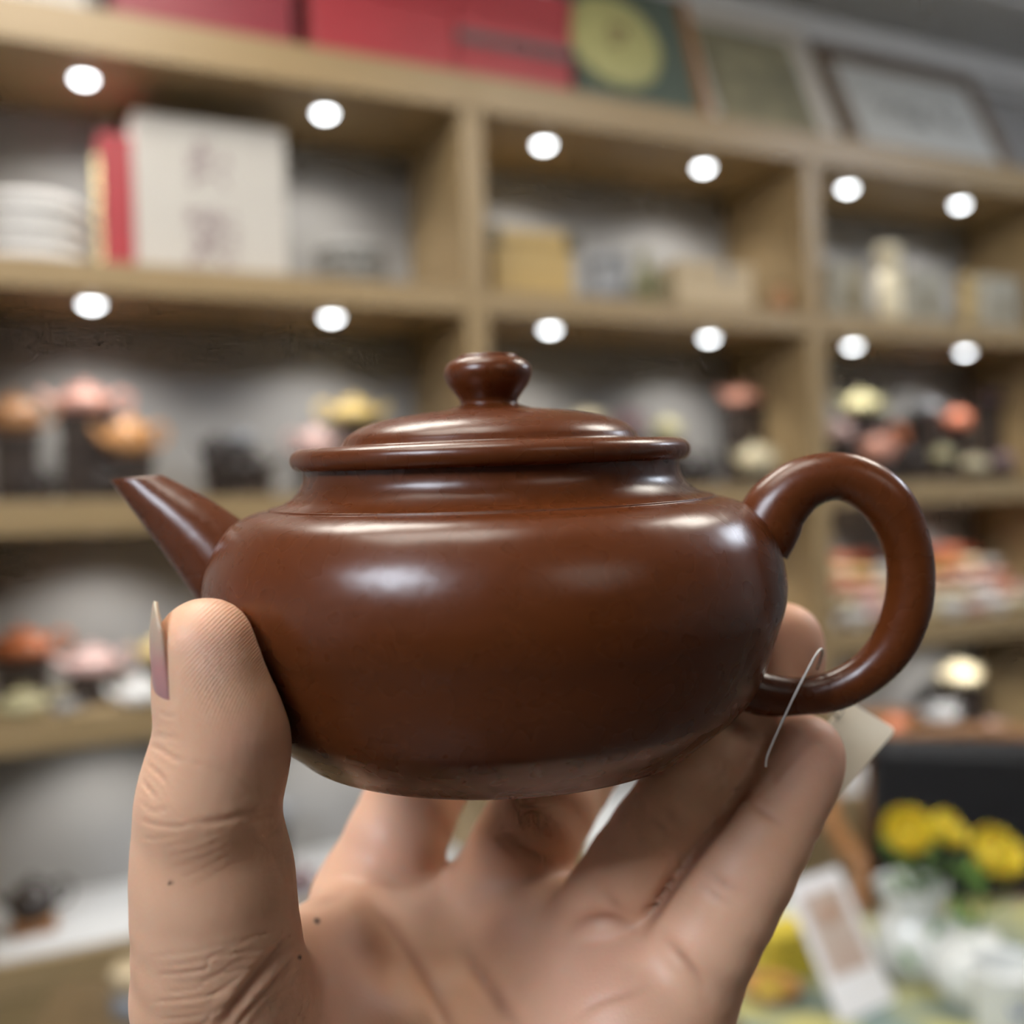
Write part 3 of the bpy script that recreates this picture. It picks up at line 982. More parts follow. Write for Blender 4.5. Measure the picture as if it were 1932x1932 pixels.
small_pot('tall', C['plum'], 1185, 800, 64, 2, .20, 'plum brown tall teapot on a stand right of the held knob', .055)
small_pot('flat', C['cream'], 1110, 790, 54, 2, .24, 'cream flat teapot peeping over the held lid', .05)
small_pot('globe', C['lime'], 1256, 810, 46, 2, .22, 'pale yellow globe teapot between plum and salmon teapots', .035)
small_pot('flat', C['dark'], 1300, 880, 90, 2, .08, 'black flat teapot right behind the rim of the held lid')
small_pot('flat', C['salmon'], 1400, 750, 70, 2, .20, 'dusky salmon flat teapot on the tall dark block', .12)
small_pot('globe', C['cream'], 1425, 870, 68, 2, .07, 'cream globe teapot above the start of the held handle')
# right bay, same row
small_pot('flat', C['lime'], 1625, 765, 76, 2, .16, 'pale lime flat teapot on a dark block, right bay', .090)
small_pot('globe', C['rose'], 1585, 815, 44, 2, .08, 'rosy globe teapot leftmost in the right bay', .04)
small_pot('globe', C['salmon'], 1657, 850, 62, 2, .06, 'salmon pink globe teapot above the held handle')
small_pot('tall', C['rust'], 1690, 820, 44, 2, .22, 'rust red tall teapot behind the salmon globe teapot', .05)
small_pot('globe', C['dark'], 1722, 865, 40, 2, .10, 'black globe teapot in the middle of the right bay')
small_pot('flat', C['grey'], 1746, 770, 54, 2, .24, 'grey flat teapot high at the back of the right bay', .08)
small_pot('globe', C['coral'], 1806, 795, 48, 2, .17, 'bright coral globe teapot on a dark stand', .075)
small_pot('flat', C['plum'], 1866, 750, 50, 2, .22, 'plum flat teapot on the tall dark block at right', .11)
small_pot('globe', C['olive'], 1778, 860, 40, 2, .07, 'olive globe teapot in front of the coral one')
small_pot('flat', C['cream'], 1838, 875, 48, 2, .06, 'cream flat teapot in front, right of the olive globe')
small_pot('globe', C['plum'], 1892, 870, 40, 2, .06, 'plum globe teapot in front at the right edge')
# fourth row
small_pot('flat', C['rust'], 40, 1220, 110, 3, .16, 'rust brown flat teapot at the left edge, fourth row', .075)
small_pot('flat', C['rose'], 175, 1250, 96, 3, .13, 'rosy flat teapot on a dark stand left of the thumb', .060)
small_pot('flat', C['olive'], 45, 1350, 90, 3, .055, 'olive green flat teapot at the left edge, fourth row')
small_pot('flat', C['white'], 268, 1345, 90, 3, .05, 'white flat teapot beside the thumb')
small_pot('globe', C['yellow'], 300, 1230, 62, 3, .20, 'yellow globe teapot behind the thumb tip', .07)
small_pot('flat', C['grey'], 125, 1390, 46, 3, .045, 'small grey flat teapot on the front edge of the fourth row')
# fifth row, on the white counter sheet
small_pot('globe', C['dark'], 62, 1700, 86, 4, .14, 'black globe teapot on a low brown stand, white counter', .045)
small_pot('tall', C['grey'], 520, 1530, 52, 4, .20, 'dark grey tall teapot seen between thumb and held teapot')
small_pot('globe', C['plum'], 566, 1650, 60, 4, .06, 'plum globe teapot in the gap between thumb and index finger')
small_pot('flat', C['cream'], 1808, 1275, 78, 4, .20, 'creamy yellow flat teapot on a dark block, lowest row', .085)
small_pot('flat', C['white'], 1772, 1345, 66, 4, .14, 'off-white flat teapot left of the glowing cream one', .04)
small_pot('globe', C['plum'], 1822, 1385, 40, 4, .07, 'plum globe teapot in the lowest row, front')
small_pot('globe', C['rose'], 1872, 1380, 44, 4, .09, 'rosy globe teapot in the lowest row, right')
small_pot('globe', C['white'], 1725, 1400, 48, 4, .06, 'white globe teapot right of the price tag')
small_pot('globe', C['coral'], 1690, 1370, 40, 4, .13, 'coral globe teapot behind the price tag corner')
small_pot('flat', C['white'], 1642, 1470, 50, 4, .035, 'white flat teapot below the price tag corner')
bx = empty('wooden_box')
place(bx, 1668, 1370, 4, .22)
MB().box(-.085, .085, -.06, .06, 0, .10, .003).build('box_body', CHAIRW, bx)
MB().box(-.087, .087, -.062, .062, .10, .125, .003).build('box_lid', CHAIRW, bx)
tag(bx, 'brown wooden box behind the price tag on the lowest row', 'box')
tr = empty('white_tray')
place(tr, 1890, 1420, 4, .05)
MB().box(-.11, .11, -.04, .04, 0, .012, .003).build('tray_base', WHITE, tr)
MB().box(-.11, .11, -.046, -.038, 0, .024, .002).build('tray_rim', WHITE, tr)
tag(tr, 'white tray at the front of the lowest row, right edge', 'tray')

# small cups on a stepped riser (right bay, fourth row)
cup_me = MB().lathe([(.35, 0), (.45, .02), (.50, .10), (.80, .45), (.98, .85), (1.0, 1.0), (.93, 1.0), (.88, .85), (.70, .48), (.35, .2), (0, .17)], 20).mesh('cup')
cup_me.materials.append(C['white'])
ri = empty('stepped_riser')
tc_ = (T0[2] + T0[3]) / 2
ri.location = W(tc_, 0, TOPS[3])
ri.rotation_euler = (0, 0, SA)
for k in range(4):
    MB().box(-.40, .40, .085 + k * .055, .300 if k == 3 else .085 + (k + 1) * .055, 0, .028 + .036 * k, .002).build('step', OAK, ri)
tag(ri, 'stepped oak riser crowded with small cups, behind the handle', 'riser')
CUPC = [['white', 'white', 'rose', 'white', 'cream', 'white', 'rose', 'white', 'cream', 'white'],
        ['orange', 'cream', 'rose', 'cream', 'orange', 'cream', 'cream', 'white', 'salmon', 'rose'],
        ['rose', 'salmon', 'salmon', 'pink', 'cream', 'pink', 'salmon', 'rose', 'pink', 'salmon'],
        ['cream', 'orange', 'cream', 'yellow', 'white', 'cream', 'yellow', 'orange', 'cream', 'white'],
        ['coral', 'red', 'red', 'coral', 'red', 'plum', 'coral', 'red', 'coral', 'red']]
ORD = ['first', 'second', 'third', 'fourth', 'fifth', 'sixth', 'seventh', 'eighth', 'ninth', 'tenth']
ROWL = ['on the shelf before the riser', 'on the lowest riser step', 'on the second riser step', 'on the third riser step', 'on the top riser step']
for r_ in range(5):
    for k in range(10):
        o = link('tea_cup', cup_me, None, C[CUPC[r_][k]])
        dd = (.048, .112, .167, .222, .275)[r_]
        t = T0[2] + .07 + k * (T0[3] - T0[2] - .14) / 9 + (.012 if r_ % 2 else -.012)
        o.location = W(t, dd, TOPS[3] + (0, .028, .064, .100, .136)[r_])
        rr = .034 + .003 * ((k * 7 + r_ * 3) % 3 - 1)
        o.scale = (rr, rr, rr * 1.15)
        tag(o, '%s small %s tea cup, %s one from the left %s' % (('shiny', CUPC[r_][k], ORD[k], ROWL[r_])), 'cup', 'small tea cups behind the handle')

# --- second row: wrapped tea cakes, bag, boxes
cake_me = MB().lathe([(.0, 0), (.085, 0), (.094, .008), (.094, .016), (.085, .025), (.04, .031), (0, .031)], 36).mesh('wrapped_cake')
WRAP = mat('wrapping_paper', (.84, .83, .82), .6, noise=(25, (.74, .73, .72), 4), bump=(90, .5, .004))
WRAPG = mat('grey_wrapping_paper', (.34, .34, .33), .6, noise=(25, (.28, .28, .27), 4), bump=(90, .5, .004))
cake_me.materials.append(WRAP)
PLC = ['bottom', 'second from bottom', 'third from bottom', 'top']
for k in range(4):
    o = link('tea_cake', cake_me, None, WRAP)
    place(o, 62, 440, 1, .12, k * .0315, k * 1.1)
    tag(o, 'white paper wrapped tea cake at the left edge, %s of its stack' % PLC[k], 'tea cake', 'stacked white tea cakes')
for k in range(4):
    o = link('tea_cake', cake_me, None, WRAPG)
    place(o, 662, 480, 1, .13, k * .0235, k * 1.3)
    o.scale = (.78, .78, .74)
    tag(o, 'grey wrapped tea cake right of the white bag, %s of its stack' % PLC[k], 'tea cake', 'stacked grey tea cakes')

BAGW = mat('white_card_bag', (.56, .54, .505), .55, noise=(15, (.52, .50, .47), 2))
PRN = mat('mauve_print', (.30, .22, .24), .6)
REDP = mat('red_card', (.40, .035, .05), .45, noise=(10, (.35, .03, .042), 2))
REDD = mat('dark_red_card', (.27, .028, .045), .45, noise=(10, (.23, .024, .04), 2))
GREYS = mat('grey_strap', (.10, .10, .105), .5)
GOLDF = mat('gold_foil', (.75, .62, .36), .2, .8, bump=(70, .8, .006))

bag = empty('gift_bag')
YB = place(bag, 405, 480, 1, .10)
hw = 140 / F * YB
MB().box(-hw, hw, 0.0, .10, 0, .305, .003).build('bag_body', BAGW, bag)
rb = MB()
for sx in (-.05, .05):
    rb.tube([(sx, .05, .30), (sx * .9, .05, .325), (0, .05, .335), (-sx * .9, .05, .325)], .002, 6)
prn = MB()
rs = random.Random(4)
def brush(m, x0, x1, z0, z1, n_, y=-.0012):
    for _ in range(n_):
        x, z = rs.uniform(x0, x1), rs.uniform(z0, z1)
        L_, a = rs.uniform(.012, .030), rs.choice([0, .15, 1.5, 1.7, .8, -.8])
        pts = [(x + math.cos(a) * L_ * (q - .5) + .002 * math.sin(q * 5), y, z + math.sin(a) * L_ * (q - .5)) for q in (0, .25, .5, .75, 1)]
        m.tube(pts, [.001, .0035, .0045, .003, .001], 6, flat=.4)
brush(prn, -.045, .035, .185, .235, 16)
brush(prn, -.022, -.002, .225, .265, 7)
brush(prn, -.050, .045, .030, .130, 40)
prn.build('printed_characters', PRN, bag)['kind'] = 'stuff'
tag(bag, 'white card gift bag with faded mauve lettering, second row', 'bag')
gb = empty('foil_bag')
place(gb, 232, 470, 1, .12)
MB().box(-.035, .03, -.01, .07, 0, .26, .004).build('bag_body', REDP, gb)
MB().box(-.048, -.0352, -.012, .072, 0, .22, .005).build('foil_sheet', GOLDF, gb)
tag(gb, 'red gift bag with crumpled gold foil left of the white bag', 'bag')

BAMB = mat('bamboo', (.52, .37, .14), .4, noise=(8, (.44, .30, .10), 4, (14, 2, 2)))
IRON = mat('dark_brass', (.10, .085, .06), .4, .6)
bb = empty('bamboo_box')
YB = place(bb, 1008, 520, 1, .10)
hw = 84 / F * YB
MB().box(-hw, hw, 0, .12, 0, .125, .003).build('box_body', BAMB, bb)
MB().box(-hw - .002, hw + .002, -.002, .122, .126, .158, .003).build('box_lid', BAMB, bb)
for sx in (-1, 1):
    MB().box(sx * hw - .016, sx * hw + .016, -.006, .03, .118, .162, .002).build('corner_fitting', IRON, bb)
tag(bb, 'bamboo box with dark corner fittings, middle bay', 'box')
gc = empty('grey_canister')
place(gc, 1145, 520, 1, .16)
MB().lathe([(0, 0), (.045, 0), (.046, .003), (.046, .105), (.045, .108), (0, .108)], 32).build('can_body', C['grey'], gc)
MB().lathe([(.0475, .100), (.0475, .128), (.045, .131), (0, .131)], 32).build('can_lid', C['grey'], gc)
tag(gc, 'blue-grey tin canister between bamboo box and green figurine', 'canister')
FIGG = mat('green_bronze', (.12, .125, .07), .5, noise=(60, (.20, .18, .08), 4))
fg = empty('figurine')
place(fg, 1222, 540, 1, .10)
MB().lathe([(0, 0), (.046, 0), (.048, .008), (.036, .016), (.030, .03), (.03, .034), (0, .034)], 20).build('pedestal', FIGG, fg)
MB().lathe([(.028, .032), (.034, .045), (.030, .065), (.022, .085), (.012, .10), (.014, .115), (.012, .13), (.004, .142), (0, .145)], 20, c=(-.008, 0, 0)).build('seated_body', FIGG, fg)
MB().tube([(-.006, -.012, .09), (.018, -.026, .07), (.026, -.03, .05), (.008, -.034, .045)], [.008, .008, .007, .006], 10).build('arm', FIGG, fg)
tag(fg, 'small green bronze seated figurine, middle bay', 'figurine')
PINE = mat('pale_pine', (.56, .45, .29), .5, noise=(8, (.50, .39, .24), 4, (2, 12, 2)))
pb = empty('pine_box')
YB = place(pb, 1352, 545, 1, .08)
hw = 88 / F * YB
MB().box(-hw, hw, 0, .13, 0, .095, .003).build('box_body', PINE, pb)
MB().box(-hw - .003, hw + .003, -.003, .133, .096, .118, .003).build('box_lid', PINE, pb)
MB().box(.018, .034, -.006, 0, .075, .115, .001).build('clasp', C['grey'], pb)
tag(pb, 'pale pine box with a small clasp, right of the figurine', 'box')
eg = empty('brown_vase')
place(eg, 1474, 580, 1, .06)
MB().lathe([(0, 0), (.012, 0), (.019, .015), (.0215, .035), (.017, .055), (.009, .066), (.011, .072), (.008, .072), (0, .06)], 24).build('vase_body', C['brown'], eg)
MB().lathe([(.012, .070), (.013, .074), (.009, .075)], 20).build('vase_lip', C['dark'], eg)
tag(eg, 'tiny dark brown oval vase at the right end of the middle bay', 'vase')

SAGE = mat('sage_card', (.40, .38, .31), .6, noise=(12, (.36, .34, .28), 3))
MOTIF = mat('olive_print', (.24, .20, .12), .6)
for (u, wpx, h, lab) in [(1602, 92, .155, 'sage card box with a round olive motif, leftmost in the right bay'), (1750, 92, .158, 'sage card box with an oval motif, right of the cream tube'), (1892, 92, .160, 'sage card box with tall faded motif, at the right edge')]:
    e = empty('card_box')
    YB = place(e, u, 545, 1, .10)
    x = wpx / F * YB / 2
    MB().box(-x, x, 0, .10, 0, h * .8, .002).build('box_body', SAGE, e)
    MB().box(-x - .002, x + .002, -.002, .102, h * .8 + .0005, h, .002).build('box_lid', SAGE, e)
    MB().lathe([(0, -.0008), (.016, -.0008), (.020, 0), (0, 0)], 20, M=Matrix.Translation((0, -.0015, h * .42)) @ Matrix.Rotation(R(90), 4, 'X') @ Matrix.Scale(1.5, 4, (0, 1, 0))).build('printed_motif', MOTIF, e)
    tag(e, lab, 'box', 'sage card boxes')
tb = empty('cream_tube')
place(tb, 1678, 545, 1, .04)
CRM = mat('cream_tube_card', (.80, .72, .52), .45, noise=(20, (.76, .68, .48), 2))
MB().lathe([(0, 0), (.028, 0), (.029, .003), (.029, .13), (0, .13)], 32).build('tube_body', CRM, tb)
MB().lathe([(.030, .131), (.030, .185), (.028, .190), (0, .190)], 32).build('tube_cap', CRM, tb)
tag(tb, 'tall cream cylinder between two sage card boxes', 'canister')
ot = empty('amber_tube')
place(ot, 1822, 550, 1, .09)
MB().lathe([(0, 0), (.016, 0), (.017, .002), (.017, .12), (0, .12)], 24).build('tube_body', BAMB, ot)
MB().lathe([(.018, .121), (.018, .150), (0, .152)], 24).build('tube_cap', BAMB, ot)
tag(ot, 'thin amber bamboo tube between two sage card boxes', 'canister')

# --- on top of the shelf: boxes and framed pictures
def top_box(t0, t1, d0, d1, h, m, name, label, cat='box', strap=None):
    e = empty(name, W(t0, 0, TOPT), SA)
    MB().box(0, t1 - t0, d0, d1, 0, h * .72, .003).build('box_body', m, e)
    MB().box(-.001, t1 - t0 + .001, d0 - .003, d1 + .002, h * .72 + .001, h, .003).build('box_lid', m, e)
    if strap is not None:
        MB().box(-.002, t1 - t0 + .002, d0 - .006, d0 - .0035, h * strap, h * strap + .022, .001).build('strap', GREYS, e)
    tag(e, label, cat)
    return e
top_box(-.985, -.78, .02, .22, .12, BAGW, 'white_box', 'pale grey box on top of the shelf, far left corner')
top_box(-.735, -.408, .05, .25, .20, REDD, 'red_box', 'dark red box on the shelf top, leftmost of the three red boxes')
top_box(-.372, -.070, .05, .25, .21, REDP, 'red_box', 'bright red box in the middle of the three red boxes')
top_box(-.066, .205, .05, .25, .23, REDP, 'red_box', 'red box with a grey strap, beside the green tea cake box', strap=.38)
gbx = empty('tea_cake_box', W(.215, 0.02, TOPT), SA)
GRN = mat('dull_green_card', (.10, .13, .105), .5, noise=(12, (.085, .11, .09), 3))
DISC = mat('lime_disc', (.46, .45, .20), .5, noise=(30, (.42, .40, .17), 3))
LM = Matrix.Rotation(R(-16), 4, 'X')
MB().box(0, .315, 0, .05, 0, .33, .004, M=LM).build('box_body', GRN, gbx)
MB().lathe([(0, -.012), (.095, -.012), (.118, -.006), (.122, 0), (0, 0)], 48, M=LM @ Matrix.Translation((.112, 0, .165)) @ Matrix.Rotation(R(-90), 4, 'X')).build('round_window', DISC, gbx)
sq = MB()
rs = random.Random(9)
for _ in range(14):
    x, z = .118 + rs.uniform(-.022, .022), .165 + rs.uniform(-.034, .034)
    a = rs.choice([0, 1.57, .8])
    sq.tube([LM @ Vector((x + math.cos(a) * q, -.0135, z + math.sin(a) * q)) for q in (-.012, 0, .012)], [.001, .003, .001], 6)
sq.build('printed_seal', mat('brown_print', (.20, .10, .06), .6), gbx)
MB().box(.316, .345, .0, .045, 0, .33, .003, M=LM).build('box_spine', CHAIRW, gbx)
tag(gbx, 'dull green tea cake box with a round lime window, on the shelf top', 'box')

def frame(t0, wd, h, d0, lean, fw, fm, mm, pm, label, matw):
    e = empty('picture_frame', W(t0, d0, TOPT), SA)
    M = Matrix.Rotation(R(-lean), 4, 'X')
    MB().box(0, wd, 0, .022, 0, fw, .002, M=M).build('frame_bar', fm, e)
    MB().box(0, wd, 0, .022, h - fw, h, .002, M=M).build('frame_bar', fm, e)
    MB().box(0, fw, 0, .022, fw, h - fw, .002, M=M).build('frame_bar', fm, e)
    MB().box(wd - fw, wd, 0, .022, fw, h - fw, .002, M=M).build('frame_bar', fm, e)
    MB().box(fw, wd - fw, .008, .018, fw, h - fw, M=M).build('mat_board', mm, e)
    MB().box(fw + matw, wd - fw - matw, .006, .008, fw + matw, h - fw - matw, M=M).build('picture', pm, e)
    tag(e, label, 'picture', 'framed pictures on the shelf top')
    return e, M
LAND = mat('ink_landscape', (.50, .45, .28), .6, noise=(11, (.05, .055, .05), 3, (1, 1, 1.6)))
CREAMF = mat('cream_frame', (.74, .69, .62), .5, noise=(20, (.68, .63, .56), 2))
WALN = mat('walnut_frame', (.22, .16, .115), .5, noise=(20, (.18, .13, .09), 3, (1, 8, 8)))
SILK = mat('grey_silk', (.62, .62, .59), .6, noise=(40, (.57, .57, .54), 3))
frame(.612, .44, .44, .10, 22, .026, CREAMF, CREAMF, LAND, 'cream framed ink landscape leaning on the wall above the shelf', .035)
e, M = frame(1.075, .62, .40, .085, 24, .045, WALN, SILK, SILK, 'walnut framed calligraphy sheet leaning on the wall, right corner', .004)
cal = MB()
rs = random.Random(12)
def glyph(cx_, cz_, s, n_):
    for _ in range(n_):
        x, z = cx_ + rs.gauss(0, s * .34), cz_ + rs.gauss(0, s * .38)
        a = rs.choice([0, .2, 1.57, 1.4, .8, -.9])
        L_ = s * rs.uniform(.25, .55)
        cal.tube([M @ Vector((x + math.cos(a) * L_ * q, .0045, z + math.sin(a) * L_ * q)) for q in (-.5, -.2, .2, .5)], [.0008, .0035, .003, .0006], 6)
glyph(.185, .205, .06, 9)
glyph(.285, .19, .085, 16)
glyph(.42, .20, .07, 10)
cal.build('brush_characters', mat('grey_ink', (.13, .135, .13), .6), e)['kind'] = 'stuff'

# ------------------------------------------------------------------ tea table, chair and things on the table
TT = CAM_Z - 0.60
def on_table(u, v, dz=0.0):
    x, y = (u - 966) / F, (v - 966) / F
    dn = y * math.cos(ROLL) + x * math.sin(ROLL)
    Yd = (0.60 - dz) / dn
    return at(u, v, Yd)
TABW = mat('table_wood', (.17, .115, .055), .4, noise=(6, (.13, .085, .04), 5, (10, 1.2, 10)))
tab = empty('tea_table', (0.15, 1.12, 0), R(8))
MB().box(-.73, .85, -.28, .34, TT - .032, TT, .006).build('table_top', TABW, tab)
MB().box(-.66, .78, -.22, .28, TT - .10, TT - .033).build('apron', TABW, tab)
for sx in (-.66, .75):
    for sy in (-.22, .25):
        MB().box(sx, sx + .05, sy, sy + .05, 0, TT - .101, .003).build('leg', TABW, tab)
tag(tab, 'dark wooden tea table below the hand', 'table')
def cloth_material():
    m = bpy.data.materials.new('runner_cloth')
    m.use_nodes = True
    nt = m.node_tree
    b = nt.nodes['Principled BSDF']
    b.inputs['Roughness'].default_value = .85
    tc = nt.nodes.new('ShaderNodeTexCoord')
    n = nt.nodes.new('ShaderNodeTexNoise'); n.inputs['Scale'].default_value = 9; n.inputs['Detail'].default_value = 1
    rp = nt.nodes.new('ShaderNodeValToRGB')
    el = rp.color_ramp.elements
    el[0].position = .40; el[0].color = (.17, .23, .22, 1)
    el[1].position = .58; el[1].color = (.46, .43, .17, 1)
    nt.links.new(tc.outputs['Object'], n.inputs['Vector'])
    nt.links.new(n.outputs['Fac'], rp.inputs['Fac'])
    nt.links.new(rp.outputs['Color'], b.inputs['Base Color'])
    return m
rn = MB().box(.10, .82, -.275, .30, 0, .003, .001).build('table_runner', cloth_material())
rn.location = (0.15, 1.12, TT); rn.rotation_euler = (0, 0, R(8))
tag(rn, 'teal and yellow-green cloth runner on the tea table', 'tablecloth')
CL = .003

PORC = mat('white_porcelain', (.74, .76, .74), .15, coat=.3)
LEAFP = mat('painted_green', (.10, .24, .05), .3)
BLUEP = mat('cobalt_blue', (.16, .22, .45), .3)
def stand_on(name, u, v, label, cat, group=None):
    p = on_table(u, v, CL)
    e = empty(name, (p.x, p.y, TT + CL))
    tag(e, label, cat, group)
    return e, (p.y) / F
v1, px = stand_on('flower_vase', 1725, 1840, 'white porcelain vase with painted leaves under the left yellow bloom', 'vase')
pr = [(0, 0), (34, 0), (44, 3), (66, 30), (72, 62), (62, 100), (50, 122), (58, 150), (66, 172), (62, 172), (52, 150), (44, 124), (50, 100), (40, 40), (0, 20)]
MB().lathe([(a * px, b * px) for a, b in smooth_path(pr, 2)], 36).build('vase_body', PORC, v1)
lf = MB()
for (ax_, az, s, ro) in ((.35, 105, 30, .4), (.9, 70, 26, 1.0), (-.5, 60, 24, -.6), (1.3, 40, 26, .9)):
    rr = {105: 60, 70: 72, 60: 72, 40: 69}[az] * px
    Mx = Matrix.Rotation(ax_, 4, 'Z') @ Matrix.Translation((0, -rr, az * px)) @ Matrix.Rotation(ro, 4, 'Y')
    lf.lathe([(0, -s * px), (.35 * s * px, -.4 * s * px), (.42 * s * px, 0), (.28 * s * px, .5 * s * px), (0, s * px)], 12, M=Mx @ Matrix.Scale(.18, 4, (0, 1, 0)))
lf.build('painted_leaves', LEAFP, v1)
v2, px2 = stand_on('flower_jar', 1840, 1895, 'round white porcelain jar between the leafy vase and the blue-marked cup', 'jar')
pr = [(0, 0), (40, 0), (50, 4), (74, 40), (78, 70), (64, 104), (46, 120), (46, 128), (40, 128), (38, 118), (56, 100), (60, 40), (0, 20)]
MB().lathe([(a * px2, b * px2) for a, b in smooth_path(pr, 2)], 36).build('jar_body', PORC, v2)
MB().lathe([(44 * px2, 126 * px2), (50 * px2, 129 * px2), (44 * px2, 133 * px2)], 30).build('jar_lip', PORC, v2)
v3, px3 = stand_on('white_cup', 1905, 1990, 'tall white cup with a small blue mark, bottom right corner', 'cup')
pr = [(0, 0), (44, 0), (52, 3), (60, 60), (66, 160), (67, 172), (62, 172), (56, 60), (44, 10), (0, 8)]
MB().lathe([(a * px3, b * px3) for a, b in smooth_path(pr, 2)], 36).build('cup_body', PORC, v3)
bl = MB()
for k in range(5):
    a = k * 1.2566
    Mx = Matrix.Rotation(-.15, 4, 'Z') @ Matrix.Translation((0, -62 * px3, 112 * px3)) @ Matrix.Rotation(a, 4, 'Y') @ Matrix.Translation((0, 0, 10 * px3))
    bl.lathe([(0, -9 * px3), (6 * px3, -3 * px3), (7 * px3, 3 * px3), (0, 9 * px3)], 10, M=Mx @ Matrix.Scale(.25, 4, (0, 1, 0)))
bl.build('blue_flower_mark', BLUEP, v3)

PETAL = mat('yellow_petal', (.72, .58, .04), .55, noise=(60, (.66, .48, .02), 3), sss=.2)
STEM = mat('stem_green', (.10, .20, .03), .5, noise=(40, (.14, .26, .05), 3))
def petal_mesh(L_, Wd, cup):
    m = MB()
    vs, fs = [], []
    for i in range(7):
        s_ = i / 6
        wq = Wd * math.sin(math.pi * min(s_ * .86 + .08, 1)) ** .7
        for k in range(5):
            c = (k - 2) / 2
            vs.append((c * wq, L_ * s_ * math.cos(cup * s_), L_ * s_ * math.sin(cup * s_) + .25 * wq * c * c))
    for i in range(6):
        for k in range(4):
            fs.append((i * 5 + k, i * 5 + k + 1, (i + 1) * 5 + k + 1, (i + 1) * 5 + k))
    m.add(vs, fs, True)
    return m.mesh('petal')
pet_o, pet_i = petal_mesh(1.0, .42, .9), petal_mesh(.8, .36, 1.35)
leaf_me = petal_mesh(1.0, .16, .5)
for me in (pet_o, pet_i):
    me.materials.append(PETAL)
leaf_me.materials.append(STEM)
def flower(u, v, Yd, r, foot, tilt, label):
    h = at(u, v, Yd)
    e = empty('yellow_flower', foot)
    bl_ = empty('bloom')
    bl_.parent = e
    bl_.location = h - foot
    bl_.rotation_euler = (R(tilt[0]), R(tilt[1]), R(tilt[2]))
    for k in range(14):
        o = link('petal', pet_o if k < 8 else pet_i, bl_)
        o.scale = (r, r, r) if k < 8 else (r * .85, r * .85, r * .9)
        o.rotation_euler = (0, 0, k * 2 * math.pi / (8 if k < 8 else 6) + (.3 if k >= 8 else 0))
        so = o.modifiers.new('thick', 'SOLIDIFY'); so.thickness = .015
    q = h - foot
    MB().tube([(0, 0, 0), (q.x * .3, q.y * .3, q.z * .4), (q.x * .8, q.y * .8, q.z * .75), (q.x, q.y, q.z)], .0028, 8).build('stem', STEM, e)
    for k in range(5):
        o = link('leaf', leaf_me, e)
        o.location = (q.x * (.3 + .12 * k), q.y * (.3 + .12 * k), q.z * (.35 + .11 * k))
        o.scale = (.055, .055, .055)
        o.rotation_euler = (R(20), R(10 * k - 20), k * 2.1)
        so = o.modifiers.new('thick', 'SOLIDIFY'); so.thickness = .012
    tag(e, label, 'flower', 'yellow flowers on the tea table')
f1 = v1.location + Vector((.006, 0, .03))
flower(1712, 1592, 1.28, .046, f1, (35, -10, 0), 'yellow bloom highest on the left in the leafy vase')
flower(1768, 1578, 1.31, .036, f1 + Vector((.012, .008, 0)), (50, 20, 40), 'smaller yellow bloom beside the highest one')
f2 = v2.location + Vector((0, 0, .03))
flower(1858, 1632, 1.25, .048, f2, (40, 12, 20), 'yellow bloom at the right, standing in the round jar')
GLASS = mat('grey_glass', (.42, .47, .45), .12)

pc = empty('photo_card', on_table(1640, 1945, CL), 0)
pc.location.z = TT + CL
c0 = on_table(1588, 1932, CL); c1 = on_table(1690, 1885, CL)
ux = (c1 - c0); wdt = ux.length; ux.normalize()
hgt = .158
uz = (Vector((-.36, .45, 0)) + Vector((0, 0, 1))).normalized()
uz = (uz - ux * uz.dot(ux)).normalized()
uy = uz.cross(ux)
pc.matrix_world = Matrix(((ux.x, uy.x, uz.x, c0.x), (ux.y, uy.y, uz.y, c0.y), (ux.z, uy.z, uz.z, TT + CL), (0, 0, 0, 1)))
CARD = mat('white_photo_card', (.78, .77, .80), .4)
MB().box(0, wdt, 0, .002, 0, hgt).build('card', CARD, pc)
PIC = mat('photo_print', (.34, .20, .14), .4, noise=(28, (.62, .56, .52), 2))
MB().box(wdt * .14, wdt * .86, -.0008, -.0001, hgt * .28, hgt * .88).build('picture', PIC, pc)
MB().lathe([(0, -.0012), (.010, -.0012), (.012, -.0009), (0, -.0009)], 20, M=Matrix.Translation((wdt * .5, 0, hgt * .70)) @ Matrix.Rotation(R(-90), 4, 'X')).build('picture_head', mat('photo_tan', (.46, .28, .20), .4), pc)
MB().box(wdt * .3, wdt * .7, .002, .004, .0, hgt * .6).build('easel_back', CARD, pc)
tag(pc, 'white bordered instant photo card leaning among the vases', 'photo')
yb = empty('yellow_box', on_table(1478, 1835, CL), R(20))
yb.location.z = TT + CL
YEL = mat('yellow_card', (.66, .52, .06), .5, noise=(20, (.60, .46, .05), 2))
MB().box(-.035, .035, -.025, .025, 0, .045, .003).build('box_body', YEL, yb)
MB().box(-.036, .036, -.026, .026, .0455, .060, .003).build('box_lid', YEL, yb)
tag(yb, 'small yellow box left of the photo card', 'box')
pb2 = empty('paper_stack', on_table(1470, 1750, CL), R(25))
pb2.location.z = TT + CL
for k in range(3):
    MB().box(-.05, .05, -.035, .035, k * .006, k * .006 + .0055).build('paper', mat('pale_green_paper', (.62, .64, .55), .6), pb2)
tag(pb2, 'stack of pale green papers behind the yellow box', 'papers')
ob = empty('orange_dish', on_table(1455, 1880, CL))
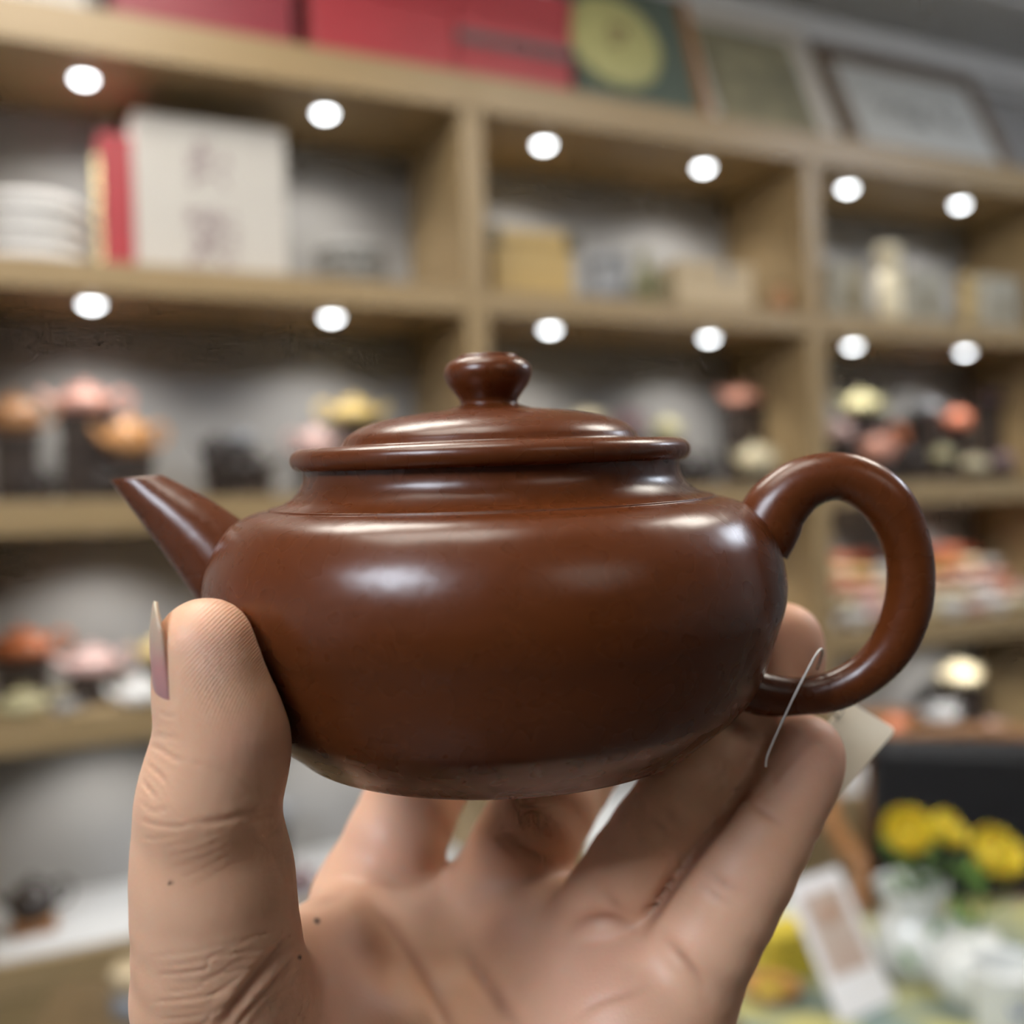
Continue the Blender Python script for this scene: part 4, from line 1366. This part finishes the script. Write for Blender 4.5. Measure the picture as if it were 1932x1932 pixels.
ob.location.z = TT + CL
MB().lathe([(0, 0), (.02, 0), (.034, .012), (.036, .016), (.032, .016), (.02, .006), (0, .005)], 28).build('dish', C['orange'], ob)
MB().lathe([(0, .0055), (.024, .011), (0, .0125)], 20).build('filling', YEL, ob)
tag(ob, 'small orange dish beside the little finger edge', 'dish')
# left end of the table: tan caddy beside the thumb
cb = empty('tea_caddy', on_table(262, 1905), R(10))
cb.location.z = TT
MB().lathe([(0, 0), (.030, 0), (.031, .002), (.031, .030), (0, .030)], 28).build('caddy_body', C['grey'], cb)
MB().lathe([(.032, .0305), (.032, .052), (.029, .056), (0, .056)], 28).build('caddy_lid', PINE, cb)
tag(cb, 'low tan lidded caddy left of the thumb base', 'caddy')

# armchair with black cushion behind the table
ch = empty('armchair', (.90, 1.90, 0), R(-16))
SEAT = .43
MB().box(-.28, .28, -.26, .26, SEAT - .04, SEAT, .01).build('seat_frame', CHAIRW, ch)
MB().box(-.25, .25, -.24, .20, SEAT + .001, SEAT + .07, .025).build('seat_cushion', BLACKC, ch)
MB().box(-.23, .23, .16, .235, SEAT + .075, .865, .03).build('back_cushion', BLACKC, ch)
MB().tube([tuple(q) for q in smooth_path([(-.27, -.24, .735), (-.315, -.05, .765), (-.29, .16, .81), (-.17, .27, .845), (0, .30, .855), (.17, .27, .845), (.29, .16, .81), (.315, -.05, .765), (.27, -.24, .735)], 5)], .019, 12).build('horseshoe_rail', CHAIRW, ch)
for sx in (-1, 1):
    MB().tube([(sx * .265, -.235, SEAT - .01), (sx * .275, -.235, .60), (sx * .272, -.235, .735)], .014, 10).build('arm_post', CHAIRW, ch)
    MB().tube([(sx * .24, .235, SEAT - .01), (sx * .235, .245, .65), (sx * .22, .255, .83)], .014, 10).build('back_post', CHAIRW, ch)
    for sy in (-.235, .235):
        MB().tube([(sx * .25, sy, SEAT - .04), (sx * .265, sy * 1.04, 0)], [.02, .014], 10).build('leg', CHAIRW, ch)
tag(ch, 'wooden armchair with black cushions behind the flowers', 'chair')
